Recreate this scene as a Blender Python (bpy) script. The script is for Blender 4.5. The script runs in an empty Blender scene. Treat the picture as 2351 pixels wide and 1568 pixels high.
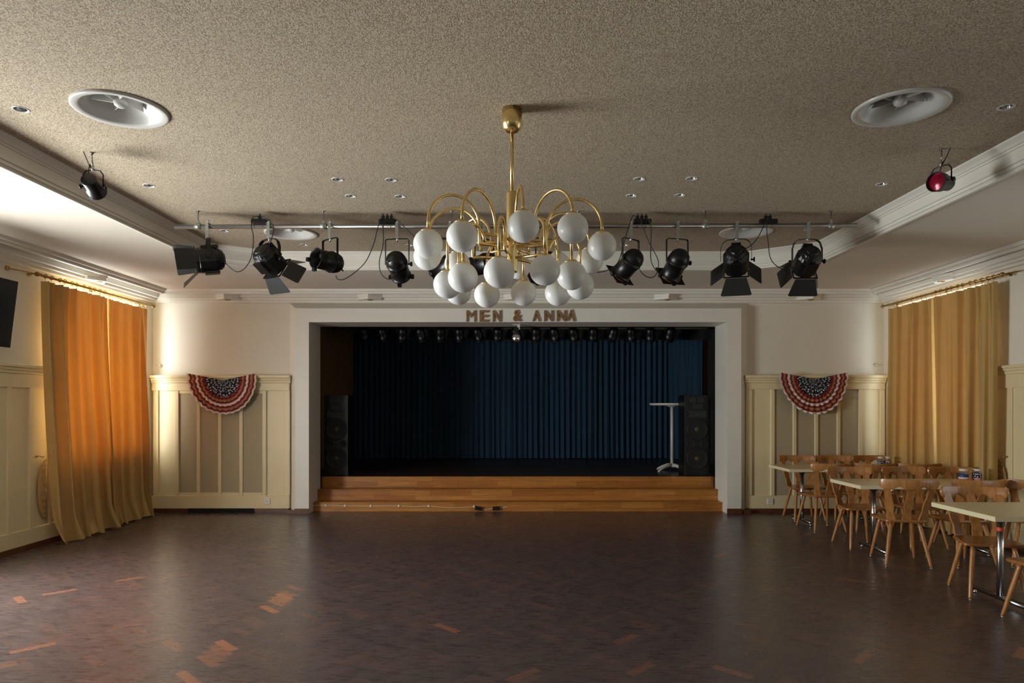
import bpy, bmesh, math, random
from mathutils import Vector, Matrix, Euler
random.seed(7)
PI = math.pi
sc = bpy.context.scene
C = sc.collection
# ------------------------------------------------------------------ camera, world, light, exposure
F = 1567.3; CX = 1175.5; HY = 930.0; H = 1.58          # focal length in px, horizon, eye height
cam_d = bpy.data.cameras.new('camera'); cam_d.lens = 24.0; cam_d.sensor_width = 36.0
cam_d.shift_y = (HY-784.0)/2351.0; cam_d.clip_start = 0.05; cam_d.clip_end = 100
cam = bpy.data.objects.new('camera', cam_d); C.objects.link(cam)
cam.location = (0, 0, H); cam.rotation_euler = (PI/2, 0, 0); sc.camera = cam
w = bpy.data.worlds.new('world'); sc.world = w; w.use_nodes = True
w.node_tree.nodes['Background'].inputs[0].default_value = (0.62, 0.74, 0.9, 1)
w.node_tree.nodes['Background'].inputs[1].default_value = 0.6
sc.view_settings.view_transform = 'Standard'; sc.view_settings.look = 'None'
sc.view_settings.gamma = 1.0; sc.view_settings.use_curve_mapping = False
sc.view_settings.exposure = 0.44
XL, XR, YB, YF = -5.31, 5.50, 10.10, -3.2              # room shell
# windows in the side walls: y0, y1, z0, z1, daylight power
WIN_L = [(7.95, 9.72, 0.95, 3.0, 240), (3.8, 5.85, 0.5, 2.45, 420), (-1.9, 0.7, 0.5, 2.3, 30)]
WIN_R = [(7.95, 9.72, 0.95, 3.0, 50), (3.8, 5.85, 0.5, 2.45, 14), (-1.9, 0.7, 0.95, 2.95, 3)]
def daylight(x, sgn, y0, y1, z0, z1, power, col):
    l = bpy.data.lights.new('daylight', 'AREA'); l.shape = 'RECTANGLE'
    l.size = (z1-z0); l.size_y = (y1-y0); l.energy = power; l.color = col
    o = bpy.data.objects.new('daylight', l); C.objects.link(o)
    o.location = (x, (y0+y1)/2, (z0+z1)/2)
    o.rotation_euler = (0, -PI/2*sgn, 0)               # shines towards +x when sgn = 1
    return o
for (a, b, c, d, p) in WIN_L: daylight(XL-0.42, 1, a, b, c, d, p, (0.97, 0.985, 1.0))
for (a, b, c, d, p) in WIN_R: daylight(XR+0.42, -1, a, b, c, d, p, (0.93, 0.97, 1.0))

def P(px, py, Y):
    return Vector(((px-CX)*Y/F, Y, H-(py-HY)*Y/F))
# ------------------------------------------------------------------ mesh helpers
def box(bm, x0, x1, y0, y1, z0, z1, mi=0):
    v = [bm.verts.new((x, y, z)) for z in (z0, z1) for y in (y0, y1) for x in (x0, x1)]
    for f in ((0,2,3,1), (4,5,7,6), (0,1,5,4), (2,6,7,3), (0,4,6,2), (1,3,7,5)):
        bm.faces.new([v[i] for i in f]).material_index = mi
    return v
def frame_of(d):
    d = Vector(d).normalized()
    a = Vector((0, 0, 1)) if abs(d.z) < 0.95 else Vector((1, 0, 0))
    u = d.cross(a).normalized(); return u, u.cross(d).normalized()
def tube(bm, pts, r, seg=10, caps=True, mi=0):
    pts = [Vector(p) for p in pts]; n = len(pts)
    rs = r if isinstance(r, (list, tuple)) else [r]*n
    rings = []; u = None
    for i, p in enumerate(pts):
        d = (pts[min(i+1, n-1)]-pts[max(i-1, 0)])
        if d.length < 1e-9: d = Vector((0, 0, 1))
        d.normalize()
        if u is None: u = frame_of(d)[0]
        else:
            u = (u-d*u.dot(d)); u = u.normalized() if u.length > 1e-6 else frame_of(d)[0]
        vv = d.cross(u)
        rings.append([bm.verts.new(p+(u*math.cos(2*PI*k/seg)+vv*math.sin(2*PI*k/seg))*rs[i]) for k in range(seg)])
    for i in range(n-1):
        for k in range(seg):
            f = bm.faces.new((rings[i][k], rings[i][(k+1) % seg], rings[i+1][(k+1) % seg], rings[i+1][k]))
            f.smooth = True; f.material_index = mi
    if caps:
        bm.faces.new(rings[0][::-1]).material_index = mi; bm.faces.new(rings[-1]).material_index = mi
def smooth_path(pts, n=8):
    pts = [Vector(p) for p in pts]; out = []
    q = [pts[0]*2-pts[1]]+pts+[pts[-1]*2-pts[-2]]
    for i in range(1, len(q)-2):
        for k in range(n):
            t = k/n; a, b, c, d = q[i-1], q[i], q[i+1], q[i+2]
            out.append(0.5*((2*b)+(c-a)*t+(2*a-5*b+4*c-d)*t*t+(3*b-a-3*c+d)*t*t*t))
    out.append(pts[-1]); return out
def lathe(bm, prof, seg=24, mat=None, smooth=True, mi=0, a0=0.0):
    """prof: (r, h) pairs revolved round local Z, then moved by mat"""
    mat = mat or Matrix.Identity(4); rings = []
    for r, h in prof:
        if r < 1e-6: rings.append([bm.verts.new(mat @ Vector((0, 0, h)))])
        else: rings.append([bm.verts.new(mat @ Vector((r*math.cos(a0+2*PI*k/seg), r*math.sin(a0+2*PI*k/seg), h))) for k in range(seg)])
    for a, b in zip(rings, rings[1:]):
        for k in range(seg):
            k2 = (k+1) % seg
            if len(a) == 1 and len(b) == 1: continue
            if len(a) == 1: f = bm.faces.new((a[0], b[k2], b[k]))
            elif len(b) == 1: f = bm.faces.new((a[k], a[k2], b[0]))
            else: f = bm.faces.new((a[k], a[k2], b[k2], b[k]))
            f.smooth = smooth; f.material_index = mi
def prism(bm, poly, axis, a, b, mi=0):
    """extrude a 2D polygon; axis 'x' -> poly=(y,z), 'y' -> (x,z), 'z' -> (x,y)"""
    def mk(p, t):
        return {'x': (t, p[0], p[1]), 'y': (p[0], t, p[1]), 'z': (p[0], p[1], t)}[axis]
    A = [bm.verts.new(mk(p, a)) for p in poly]; B = [bm.verts.new(mk(p, b)) for p in poly]
    n = len(poly)
    for i in range(n): bm.faces.new((A[i], A[(i+1) % n], B[(i+1) % n], B[i])).material_index = mi
    bm.faces.new(A[::-1]).material_index = mi; bm.faces.new(B).material_index = mi
YAX = Matrix.Rotation(-PI/2, 4, 'X')      # local z -> +y
def obj(name, bm, mat, parent=None, loc=None, rot=None, bevel=0.0, seg=2, recalc=True, auto=False):
    if recalc: bmesh.ops.recalc_face_normals(bm, faces=bm.faces)
    me = bpy.data.meshes.new(name); bm.to_mesh(me); bm.free()
    for m in (mat if isinstance(mat, (list, tuple)) else [mat]): me.materials.append(m)
    o = bpy.data.objects.new(name, me); C.objects.link(o)
    if loc is not None: o.location = loc
    if rot is not None: o.rotation_euler = rot
    if parent: o.parent = parent
    if bevel > 0:
        md = o.modifiers.new('bevel', 'BEVEL'); md.width = bevel; md.segments = seg; md.limit_method = 'ANGLE'
        md.angle_limit = math.radians(40)
    return o
def tag(o, label, cat, group=None, kind=None):
    o['label'] = label; o['category'] = cat
    if group: o['group'] = group
    if kind: o['kind'] = kind
    return o
def thing(name, label, cat, loc=(0, 0, 0), rotz=0.0, group=None):
    o = bpy.data.objects.new(name, None); C.objects.link(o); o.empty_display_size = 0.1
    o.location = loc; o.rotation_euler = (0, 0, rotz)
    return tag(o, label, cat, group)
def struct(name, bm, mat, parent=None, **k):
    o = obj(name, bm, mat, parent, **k)
    if not parent: o['kind'] = 'structure'
    return o
def copy_tree(o, parent=None):
    c = o.copy(); C.objects.link(c); c.parent = parent
    for ch in list(o.children): copy_tree(ch, c)
    return c
def NB(): return bmesh.new()
# ------------------------------------------------------------------ materials
def srgb(r, g, b):
    return tuple(((c/255)/12.92 if c/255 <= 0.04045 else ((c/255+0.055)/1.055)**2.4) for c in (r, g, b))+(1,)
def mat(name, col, rough=0.5, metal=0.0, var=0.0, scale=6.0, bump=0.0, bscale=60.0, stretch=None, **kw):
    m = bpy.data.materials.new(name); m.use_nodes = True; nt = m.node_tree; b = nt.nodes['Principled BSDF']
    b.inputs['Base Color'].default_value = col; b.inputs['Roughness'].default_value = rough; b.inputs['Metallic'].default_value = metal
    for k, v in kw.items(): b.inputs[k.replace('_', ' ')].default_value = v
    if var > 0 or bump > 0:
        tc = nt.nodes.new('ShaderNodeTexCoord'); mp = nt.nodes.new('ShaderNodeMapping')
        nt.links.new(tc.outputs['Object'], mp.inputs[0])
        if stretch: mp.inputs['Scale'].default_value = stretch
    if var > 0:
        n = nt.nodes.new('ShaderNodeTexNoise'); n.inputs['Scale'].default_value = scale; n.inputs['Detail'].default_value = 6
        nt.links.new(mp.outputs[0], n.inputs['Vector'])
        r = nt.nodes.new('ShaderNodeMapRange'); r.inputs[1].default_value = 0.3; r.inputs[2].default_value = 0.7
        r.inputs[3].default_value = 1-var; r.inputs[4].default_value = 1+var
        nt.links.new(n.outputs[0], r.inputs[0])
        mx = nt.nodes.new('ShaderNodeVectorMath'); mx.operation = 'SCALE'; mx.inputs[0].default_value = col[:3]
        nt.links.new(r.outputs[0], mx.inputs['Scale']); nt.links.new(mx.outputs[0], b.inputs['Base Color'])
    if bump > 0:
        n2 = nt.nodes.new('ShaderNodeTexNoise'); n2.inputs['Scale'].default_value = bscale; n2.inputs['Detail'].default_value = 3
        nt.links.new(mp.outputs[0], n2.inputs['Vector'])
        bp = nt.nodes.new('ShaderNodeBump'); bp.inputs['Strength'].default_value = bump; bp.inputs['Distance'].default_value = 0.01
        nt.links.new(n2.outputs[0], bp.inputs['Height']); nt.links.new(bp.outputs[0], b.inputs['Normal'])
    return m
m_wall = mat('wall_paint', srgb(226, 218, 203), 0.75, var=0.025, scale=1.5, bump=0.05, bscale=90)
m_trim = mat('white_gloss_paint', srgb(228, 222, 211), 0.45, var=0.02, scale=3)
m_panel = mat('cream_panel_paint', srgb(228, 209, 166), 0.42, var=0.03, scale=2.5)
m_skirt = mat('skirting_wood', srgb(92, 52, 28), 0.4, var=0.25, scale=5)
m_soffit = mat('soffit_paint', srgb(214, 204, 190), 0.8, var=0.02, scale=1.2)
m_black = mat('black_paint', srgb(13, 13, 14), 0.36, var=0.2, scale=20)
m_blackmat = mat('black_matte', srgb(12, 12, 13), 0.8)
m_brass = mat('brass', srgb(240, 212, 150), 0.27, 1.0, var=0.06, scale=8)
m_brassold = mat('old_brass', srgb(176, 142, 84), 0.4, 1.0, var=0.15, scale=30)
m_chrome = mat('chrome', (0.85, 0.86, 0.88, 1), 0.2, 1.0)
m_darkchrome = mat('worn_chrome', (0.33, 0.33, 0.34, 1), 0.22, 1.0)
m_steel = mat('galvanised_steel', srgb(178, 182, 176), 0.38, 0.8, var=0.12, scale=40)
m_pipe = mat('pipe_steel', srgb(168, 164, 160), 0.28, 0.9, var=0.05, scale=10)
m_opal = mat('opal_glass', (0.94, 0.94, 0.92, 1), 0.32, Subsurface_Weight=0.0, var=0.02, scale=12)
m_plastic = mat('white_plastic', srgb(226, 222, 212), 0.35)
m_ventw = mat('vent_enamel', srgb(206, 203, 198), 0.28)
m_dark = mat('dark_void', (0.01, 0.01, 0.01, 1), 0.9)
m_alum = mat('reflector', (0.8, 0.8, 0.78, 1), 0.15, 1.0)
m_screen = mat('screen', srgb(24, 25, 27), 0.25)
m_step = None
def ceiling_mat():
    m = bpy.data.materials.new('rough_cast_ceiling'); m.use_nodes = True; nt = m.node_tree; b = nt.nodes['Principled BSDF']
    tc = nt.nodes.new('ShaderNodeTexCoord')
    v = nt.nodes.new('ShaderNodeTexNoise'); v.inputs['Scale'].default_value = 105; v.inputs['Detail'].default_value = 2; v.inputs['Roughness'].default_value = 0.55
    n = nt.nodes.new('ShaderNodeTexNoise'); n.inputs['Scale'].default_value = 210; n.inputs['Detail'].default_value = 2
    for t in (v, n): nt.links.new(tc.outputs['Object'], t.inputs['Vector'])
    r = nt.nodes.new('ShaderNodeValToRGB'); r.color_ramp.elements[0].position = 0.36; r.color_ramp.elements[1].position = 0.6
    r.color_ramp.elements[0].color = srgb(150, 131, 108); r.color_ramp.elements[1].color = srgb(202, 186, 162)
    nt.links.new(v.outputs[0], r.inputs[0]); nt.links.new(r.outputs[0], b.inputs['Base Color'])
    ad = nt.nodes.new('ShaderNodeMath'); ad.operation = 'ADD'
    nt.links.new(v.outputs[0], ad.inputs[0]); nt.links.new(n.outputs[0], ad.inputs[1])
    bp = nt.nodes.new('ShaderNodeBump'); bp.inputs['Strength'].default_value = 0.55; bp.inputs['Distance'].default_value = 0.012
    nt.links.new(ad.outputs[0], bp.inputs['Height']); nt.links.new(bp.outputs[0], b.inputs['Normal'])
    b.inputs['Roughness'].default_value = 0.9
    return m
m_ceil = ceiling_mat()
def floor_mat():
    m = bpy.data.materials.new('herringbone_parquet'); m.use_nodes = True; nt = m.node_tree; b = nt.nodes['Principled BSDF']
    L = nt.links.new; N = nt.nodes.new
    at = N('ShaderNodeAttribute'); at.attribute_name = 'plank'; uv = N('ShaderNodeUVMap'); tc = N('ShaderNodeTexCoord')
    big = N('ShaderNodeTexNoise'); big.inputs['Scale'].default_value = 0.9; big.inputs['Detail'].default_value = 3; L(tc.outputs['Object'], big.inputs['Vector'])
    # each block keeps its own tone; worn areas let lighter, redder blocks through
    mul = N('ShaderNodeMath'); mul.operation = 'MULTIPLY'; mul.inputs[1].default_value = 0.27; L(at.outputs['Fac'], mul.inputs[0])
    m2 = N('ShaderNodeMapRange'); m2.inputs[1].default_value = 0.8; m2.inputs[2].default_value = 0.68; m2.inputs[3].default_value = 0; m2.inputs[4].default_value = 0.32
    L(big.outputs[0], m2.inputs[0])
    ad = N('ShaderNodeMath'); ad.operation = 'ADD'; L(mul.outputs[0], ad.inputs[0]); L(m2.outputs[0], ad.inputs[1])
    mp = N('ShaderNodeMapping'); mp.inputs['Scale'].default_value = (3, 60, 1); L(uv.outputs[0], mp.inputs[0])
    gr = N('ShaderNodeTexNoise'); gr.inputs['Scale'].default_value = 4; gr.inputs['Detail'].default_value = 5; L(mp.outputs[0], gr.inputs['Vector'])
    g2 = N('ShaderNodeMath'); g2.operation = 'MULTIPLY_ADD'; g2.inputs[1].default_value = 0.13; g2.inputs[2].default_value = -0.065; L(gr.outputs[0], g2.inputs[0])
    ad2 = N('ShaderNodeMath'); ad2.operation = 'ADD'; L(ad.outputs[0], ad2.inputs[0]); L(g2.outputs[0], ad2.inputs[1])
    r = N('ShaderNodeValToRGB'); e = r.color_ramp.elements
    e[0].position = 0.05; e[0].color = srgb(40, 31, 33); e[1].position = 1.0; e[1].color = srgb(158, 94, 50)
    for p, c in ((0.3, (52, 40, 41)), (0.55, (70, 51, 48)), (0.68, (118, 72, 50))):
        x = e.new(p); x.color = srgb(*c)
    L(ad2.outputs[0], r.inputs[0])
    # dull grey scuffing
    sm = N('ShaderNodeMapping'); sm.inputs['Scale'].default_value = (4, 22, 1); sm.inputs['Rotation'].default_value = (0, 0, 1.35); L(tc.outputs['Object'], sm.inputs[0])
    s = N('ShaderNodeTexNoise'); s.inputs['Scale'].default_value = 1.6; s.inputs['Detail'].default_value = 9; s.inputs['Roughness'].default_value = 0.66; L(sm.outputs[0], s.inputs['Vector'])
    sr = N('ShaderNodeMapRange'); sr.inputs[1].default_value = 0.36; sr.inputs[2].default_value = 0.8; sr.inputs[3].default_value = 0.14; sr.inputs[4].default_value = 0.46; L(s.outputs[0], sr.inputs[0])
    mx = N('ShaderNodeMix'); mx.data_type = 'RGBA'; L(sr.outputs[0], mx.inputs['Factor']); L(r.outputs[0], mx.inputs['A']); mx.inputs['B'].default_value = srgb(124, 110, 108)
    L(mx.outputs['Result'], b.inputs['Base Color'])
    rr = N('ShaderNodeMapRange'); rr.inputs[3].default_value = 0.2; rr.inputs[4].default_value = 0.42; rr.inputs[1].default_value = 0.3; rr.inputs[2].default_value = 0.75
    L(s.outputs[0], rr.inputs[0]); L(rr.outputs[0], b.inputs['Roughness'])
    bp = N('ShaderNodeBump'); bp.inputs['Strength'].default_value = 0.015; bp.inputs['Distance'].default_value = 0.01; L(s.outputs[0], bp.inputs['Height']); L(bp.outputs[0], b.inputs['Normal'])
    b.inputs['Specular IOR Level'].default_value = 0.5
    return m
m_floor = floor_mat()
def wood_mat(name, c0, c1, rough=0.3, vec=(2, 30, 30), scale=1.6, detail=6, coat=0.3):
    m = bpy.data.materials.new(name); m.use_nodes = True; nt = m.node_tree; b = nt.nodes['Principled BSDF']; L = nt.links.new; N = nt.nodes.new
    tc = N('ShaderNodeTexCoord'); mp = N('ShaderNodeMapping'); mp.inputs['Scale'].default_value = vec; L(tc.outputs['Object'], mp.inputs[0])
    n = N('ShaderNodeTexNoise'); n.inputs['Scale'].default_value = scale; n.inputs['Detail'].default_value = detail; L(mp.outputs[0], n.inputs['Vector'])
    r = N('ShaderNodeValToRGB'); r.color_ramp.elements[0].position = 0.3; r.color_ramp.elements[1].position = 0.72
    r.color_ramp.elements[0].color = c0; r.color_ramp.elements[1].color = c1; L(n.outputs[0], r.inputs[0]); L(r.outputs[0], b.inputs['Base Color'])
    b.inputs['Roughness'].default_value = rough; b.inputs['Coat Weight'].default_value = coat; b.inputs['Coat Roughness'].default_value = 0.15
    return m
m_chair = wood_mat('varnished_beech', srgb(156, 100, 50), srgb(192, 134, 76), 0.34, (30, 30, 2.0))
m_seat = wood_mat('varnished_seat', srgb(136, 84, 40), srgb(170, 110, 58), 0.28, (3, 30, 30))
m_table = mat('cream_laminate', srgb(206, 190, 150), 0.33, var=0.02, scale=4)
m_tedge = mat('cream_edge', srgb(232, 220, 182), 0.4)
def steps_mat():
    m = bpy.data.materials.new('step_planks'); m.use_nodes = True; nt = m.node_tree; b = nt.nodes['Principled BSDF']; L = nt.links.new; N = nt.nodes.new
    tc = N('ShaderNodeTexCoord'); sp = N('ShaderNodeSeparateXYZ'); L(tc.outputs['Object'], sp.inputs[0])
    cb = N('ShaderNodeCombineXYZ'); yz = N('ShaderNodeMath'); yz.operation = 'ADD'; L(sp.outputs[1], yz.inputs[0]); L(sp.outputs[2], yz.inputs[1])
    L(sp.outputs[0], cb.inputs[0]); L(yz.outputs[0], cb.inputs[1])
    br = N('ShaderNodeTexBrick'); br.inputs['Scale'].default_value = 1.0; br.inputs['Brick Width'].default_value = 0.62; br.inputs['Row Height'].default_value = 0.075
    br.inputs['Mortar Size'].default_value = 0.0012; br.inputs['Bias'].default_value = 0.0; br.offset = 0.37
    br.inputs['Color1'].default_value = srgb(164, 100, 40); br.inputs['Color2'].default_value = srgb(194, 130, 60); br.inputs['Mortar'].default_value = srgb(80, 45, 20)
    L(cb.outputs[0], br.inputs['Vector'])
    mp = N('ShaderNodeMapping'); mp.inputs['Scale'].default_value = (1.5, 30, 30); L(tc.outputs['Object'], mp.inputs[0])
    n = N('ShaderNodeTexNoise'); n.inputs['Scale'].default_value = 2; n.inputs['Detail'].default_value = 7; L(mp.outputs[0], n.inputs['Vector'])
    r = N('ShaderNodeMapRange'); r.inputs[1].default_value = 0.3; r.inputs[2].default_value = 0.7; r.inputs[3].default_value = 0.72; r.inputs[4].default_value = 1.12; L(n.outputs[0], r.inputs[0])
    s = N('ShaderNodeVectorMath'); s.operation = 'SCALE'; L(br.outputs[0], s.inputs[0]); L(r.outputs[0], s.inputs['Scale']); L(s.outputs[0], b.inputs['Base Color'])
    b.inputs['Roughness'].default_value = 0.38
    return m
m_step = steps_mat()
def cloth_mat(name, col, tcol, trans, rough=0.85, bump=0.15):
    m = bpy.data.materials.new(name); m.use_nodes = True; nt = m.node_tree; b = nt.nodes['Principled BSDF']; L = nt.links.new; N = nt.nodes.new
    out = nt.nodes['Material Output']
    tc = N('ShaderNodeTexCoord'); n = N('ShaderNodeTexNoise'); n.inputs['Scale'].default_value = 5; n.inputs['Detail'].default_value = 4; L(tc.outputs['Object'], n.inputs['Vector'])
    r = N('ShaderNodeMapRange'); r.inputs[3].default_value = 0.9; r.inputs[4].default_value = 1.1; L(n.outputs[0], r.inputs[0])
    s = N('ShaderNodeVectorMath'); s.operation = 'SCALE'; s.inputs[0].default_value = col[:3]; L(r.outputs[0], s.inputs['Scale']); L(s.outputs[0], b.inputs['Base Color'])
    b.inputs['Roughness'].default_value = rough; b.inputs['Sheen Weight'].default_value = 0.15
    wv = N('ShaderNodeTexNoise'); wv.inputs['Scale'].default_value = 400; L(tc.outputs['Object'], wv.inputs['Vector'])
    bp = N('ShaderNodeBump'); bp.inputs['Strength'].default_value = bump; bp.inputs['Distance'].default_value = 0.002; L(wv.outputs[0], bp.inputs['Height']); L(bp.outputs[0], b.inputs['Normal'])
    if trans > 0:
        t = N('ShaderNodeBsdfTranslucent'); t.inputs[0].default_value = tcol; mx = N('ShaderNodeMixShader'); mx.inputs[0].default_value = trans
        L(b.outputs[0], mx.inputs[1]); L(t.outputs[0], mx.inputs[2]); L(mx.outputs[0], out.inputs[0])
    return m
m_curt = cloth_mat('ochre_curtain', srgb(190, 156, 94), srgb(206, 112, 24), 0.045)
m_blue = cloth_mat('blue_velvet', srgb(36, 70, 94), (0, 0, 0, 1), 0.0)
m_brown = cloth_mat('brown_drape', srgb(112, 80, 34), (0, 0, 0, 1), 0.0)
m_wing = cloth_mat('black_drape', srgb(10, 10, 12), (0, 0, 0, 1), 0.0)
def glass_mat(name, tint=(1, 1, 1, 1), fac=0.12):
    m = bpy.data.materials.new(name); m.use_nodes = True; nt = m.node_tree; nt.nodes.remove(nt.nodes['Principled BSDF'])
    t = nt.nodes.new('ShaderNodeBsdfTransparent'); t.inputs[0].default_value = tint
    g = nt.nodes.new('ShaderNodeBsdfGlossy'); g.inputs['Roughness'].default_value = 0.03; x = nt.nodes.new('ShaderNodeMixShader'); x.inputs[0].default_value = fac
    nt.links.new(t.outputs[0], x.inputs[1]); nt.links.new(g.outputs[0], x.inputs[2]); nt.links.new(x.outputs[0], nt.nodes['Material Output'].inputs[0])
    return m
m_pane = glass_mat('window_glass', (0.96, 0.98, 0.97, 1), 0.06)
m_jar = glass_mat('jar_glass', (0.9, 0.93, 0.92, 1), 0.18)
m_letter = mat('brown_glitter_card', srgb(140, 102, 62), 0.55, 0.15, var=0.45, scale=90)
m_red = mat('red_gel', srgb(150, 8, 48), 0.18, 0.3, var=0.2, scale=20)
m_orange = mat('amber_gel', srgb(212, 118, 40), 0.4)
m_redge = mat('red_gel_edge', srgb(178, 20, 34), 0.4)
m_bl_white = mat('bunting_white', srgb(214, 206, 196), 0.9, var=0.05, scale=30)
m_bl_red = mat('bunting_red', srgb(128, 22, 26), 0.9, var=0.12, scale=30)
m_bl_tan = mat('bunting_tan', srgb(152, 118, 84), 0.9, var=0.12, scale=30)
def dots_mat(name, base, dot, su, sv, th=0.3):
    m = bpy.data.materials.new(name); m.use_nodes = True; nt = m.node_tree; b = nt.nodes['Principled BSDF']; L = nt.links.new; N = nt.nodes.new
    uv = N('ShaderNodeUVMap'); mp = N('ShaderNodeMapping'); mp.inputs['Scale'].default_value = (su, sv, 1); L(uv.outputs[0], mp.inputs[0])
    v = N('ShaderNodeTexVoronoi'); v.inputs['Scale'].default_value = 1; v.inputs['Randomness'].default_value = 0.65; v.voronoi_dimensions = '2D'; L(mp.outputs[0], v.inputs['Vector'])
    g = N('ShaderNodeMath'); g.operation = 'LESS_THAN'; g.inputs[1].default_value = th; L(v.outputs['Distance'], g.inputs[0])
    mx = N('ShaderNodeMix'); mx.data_type = 'RGBA'; L(g.outputs[0], mx.inputs['Factor']); mx.inputs['A'].default_value = base; mx.inputs['B'].default_value = dot
    L(mx.outputs['Result'], b.inputs['Base Color']); b.inputs['Roughness'].default_value = 0.85
    return m
m_bl_navy = dots_mat('bunting_stars', srgb(18, 26, 44), srgb(206, 204, 206), 26, 5, 0.27)
m_jarstar = dots_mat('jar_stars', srgb(28, 44, 92), srgb(240, 240, 240), 14, 3, 0.28)
m_jarred = mat('jar_red', srgb(190, 52, 66), 0.6)
m_jarblue = mat('jar_blue', srgb(42, 60, 118), 0.6)
def grille_mat():
    m = bpy.data.materials.new('woven_grille'); m.use_nodes = True; nt = m.node_tree; b = nt.nodes['Principled BSDF']; L = nt.links.new; N = nt.nodes.new
    tc = N('ShaderNodeTexCoord')
    a = N('ShaderNodeTexWave'); a.wave_type = 'BANDS'; a.bands_direction = 'X'; a.inputs['Scale'].default_value = 30
    c = N('ShaderNodeTexWave'); c.wave_type = 'BANDS'; c.bands_direction = 'Z'; c.inputs['Scale'].default_value = 30
    for t in (a, c): L(tc.outputs['Object'], t.inputs['Vector'])
    mu = N('ShaderNodeMath'); mu.operation = 'MULTIPLY'; L(a.outputs['Fac'], mu.inputs[0]); L(c.outputs['Fac'], mu.inputs[1])
    r = N('ShaderNodeValToRGB'); r.color_ramp.elements[0].color = srgb(196, 180, 148); r.color_ramp.elements[1].color = srgb(118, 106, 84); r.color_ramp.elements[1].position = 0.75
    L(mu.outputs[0], r.inputs[0]); L(r.outputs[0], b.inputs['Base Color']); b.inputs['Roughness'].default_value = 0.7
    return m
m_grille = grille_mat()
m_stagefloor = mat('stage_boards', srgb(62, 42, 34), 0.35, var=0.3, scale=2, stretch=(1, 8, 1))
m_paper = mat('paper', srgb(214, 206, 190), 0.8)
m_cable = mat('cable', srgb(20, 20, 21), 0.5)
m_wcable = mat('white_cable', srgb(222, 212, 194), 0.5)
m_gray = mat('grey_coated_steel', srgb(46, 48, 50), 0.45, 0.2)
m_whitetab = mat('white_table', srgb(212, 208, 198), 0.4)
m_cone = mat('speaker_cone', srgb(20, 20, 20), 0.6)
m_conec = mat('cone_centre', srgb(74, 66, 24), 0.5)
m_orangesticker = mat('orange_sticker', srgb(226, 84, 44), 0.5)
# ------------------------------------------------------------------ the room shell
Z1, Z2 = 3.24, 3.435           # lower ceiling band, raised ceiling
# floor: herringbone blocks 25 x 6.25 cm
def make_floor():
    bm = NB(); W = 0.0625; n = 4; c45 = math.cos(PI/4); uvl = bm.loops.layers.uv.new('UVMap'); pl = bm.faces.layers.float.new('plank')
    rnd = random.Random(3)
    def put(x0, y0, x1, y1, horiz):
        cor = [(x0, y0), (x1, y0), (x1, y1), (x0, y1)]
        w_ = [((a*c45-b*c45)*W, (a*c45+b*c45)*W) for a, b in cor]
        cx = sum(p[0] for p in w_)/4; cy = sum(p[1] for p in w_)/4
        if not (XL-0.05 < cx < XR+0.05 and YF-0.05 < cy < YB+0.2): return
        f = bm.faces.new([bm.verts.new((a, b, 0)) for a, b in w_])
        ou = rnd.random()*9; ov = rnd.random()*9
        t = rnd.random()
        if not horiz and abs(cx+1.80-0.04*math.sin(cy*3)) < 0.11 and 3.9 < cy < 6.0 and rnd.random() < 0.55: t = rnd.uniform(1.2, 2.6)     # the worn strip with bare blocks
        if rnd.random() < 0.006: t = rnd.uniform(1.2, 1.9)
        f[pl] = t
        for lp, (a, b) in zip(f.loops, cor):
            a, b = (a-x0, b-y0) if horiz else (b-y0, a-x0)
            lp[uvl].uv = (a*W+ou, b*W+ov)
    R = 170
    for i in range(-60, 330):
        for j in range(-40, 40):
            ox, oy = i+j*n, i-j*n
            put(ox, oy, ox+n, oy+1, True); put(ox, oy+1, ox+1, oy+1+n, False)
    return struct('floor', bm, m_floor, recalc=False)
make_floor()
def side_wall(name, x_in, x_out, wins):
    bm = NB(); a, b = min(x_in, x_out), max(x_in, x_out); ys = YF-0.3
    for (y0, y1, z0, z1, _) in sorted(wins):
        box(bm, a, b, ys, y0, -0.1, 3.7); box(bm, a, b, y0, y1, -0.1, z0); box(bm, a, b, y0, y1, z1, 3.7); ys = y1
    box(bm, a, b, ys, YB+0.42, -0.1, 3.7)
    return struct(name, bm, m_wall)
side_wall('wall_left', XL, XL-0.3, WIN_L); side_wall('wall_right', XR, XR+0.3, WIN_R)
bm = NB(); box(bm, XL-0.3, XR+0.3, YF-0.3, YF, -0.1, 3.7); struct('wall_front', bm, m_wall)
OX0, OX1, OZ, OY = -2.955, 3.13, 2.787, 10.52       # stage opening
bm = NB(); box(bm, XL, OX0-0.02, YB, OY, -0.1, 3.7); box(bm, OX1+0.02, XR, YB, OY, -0.1, 3.7); box(bm, OX0-0.02, OX1+0.02, YB, OY, OZ+0.02, 3.7)
struct('wall_back', bm, m_wall)
k = 1
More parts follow.
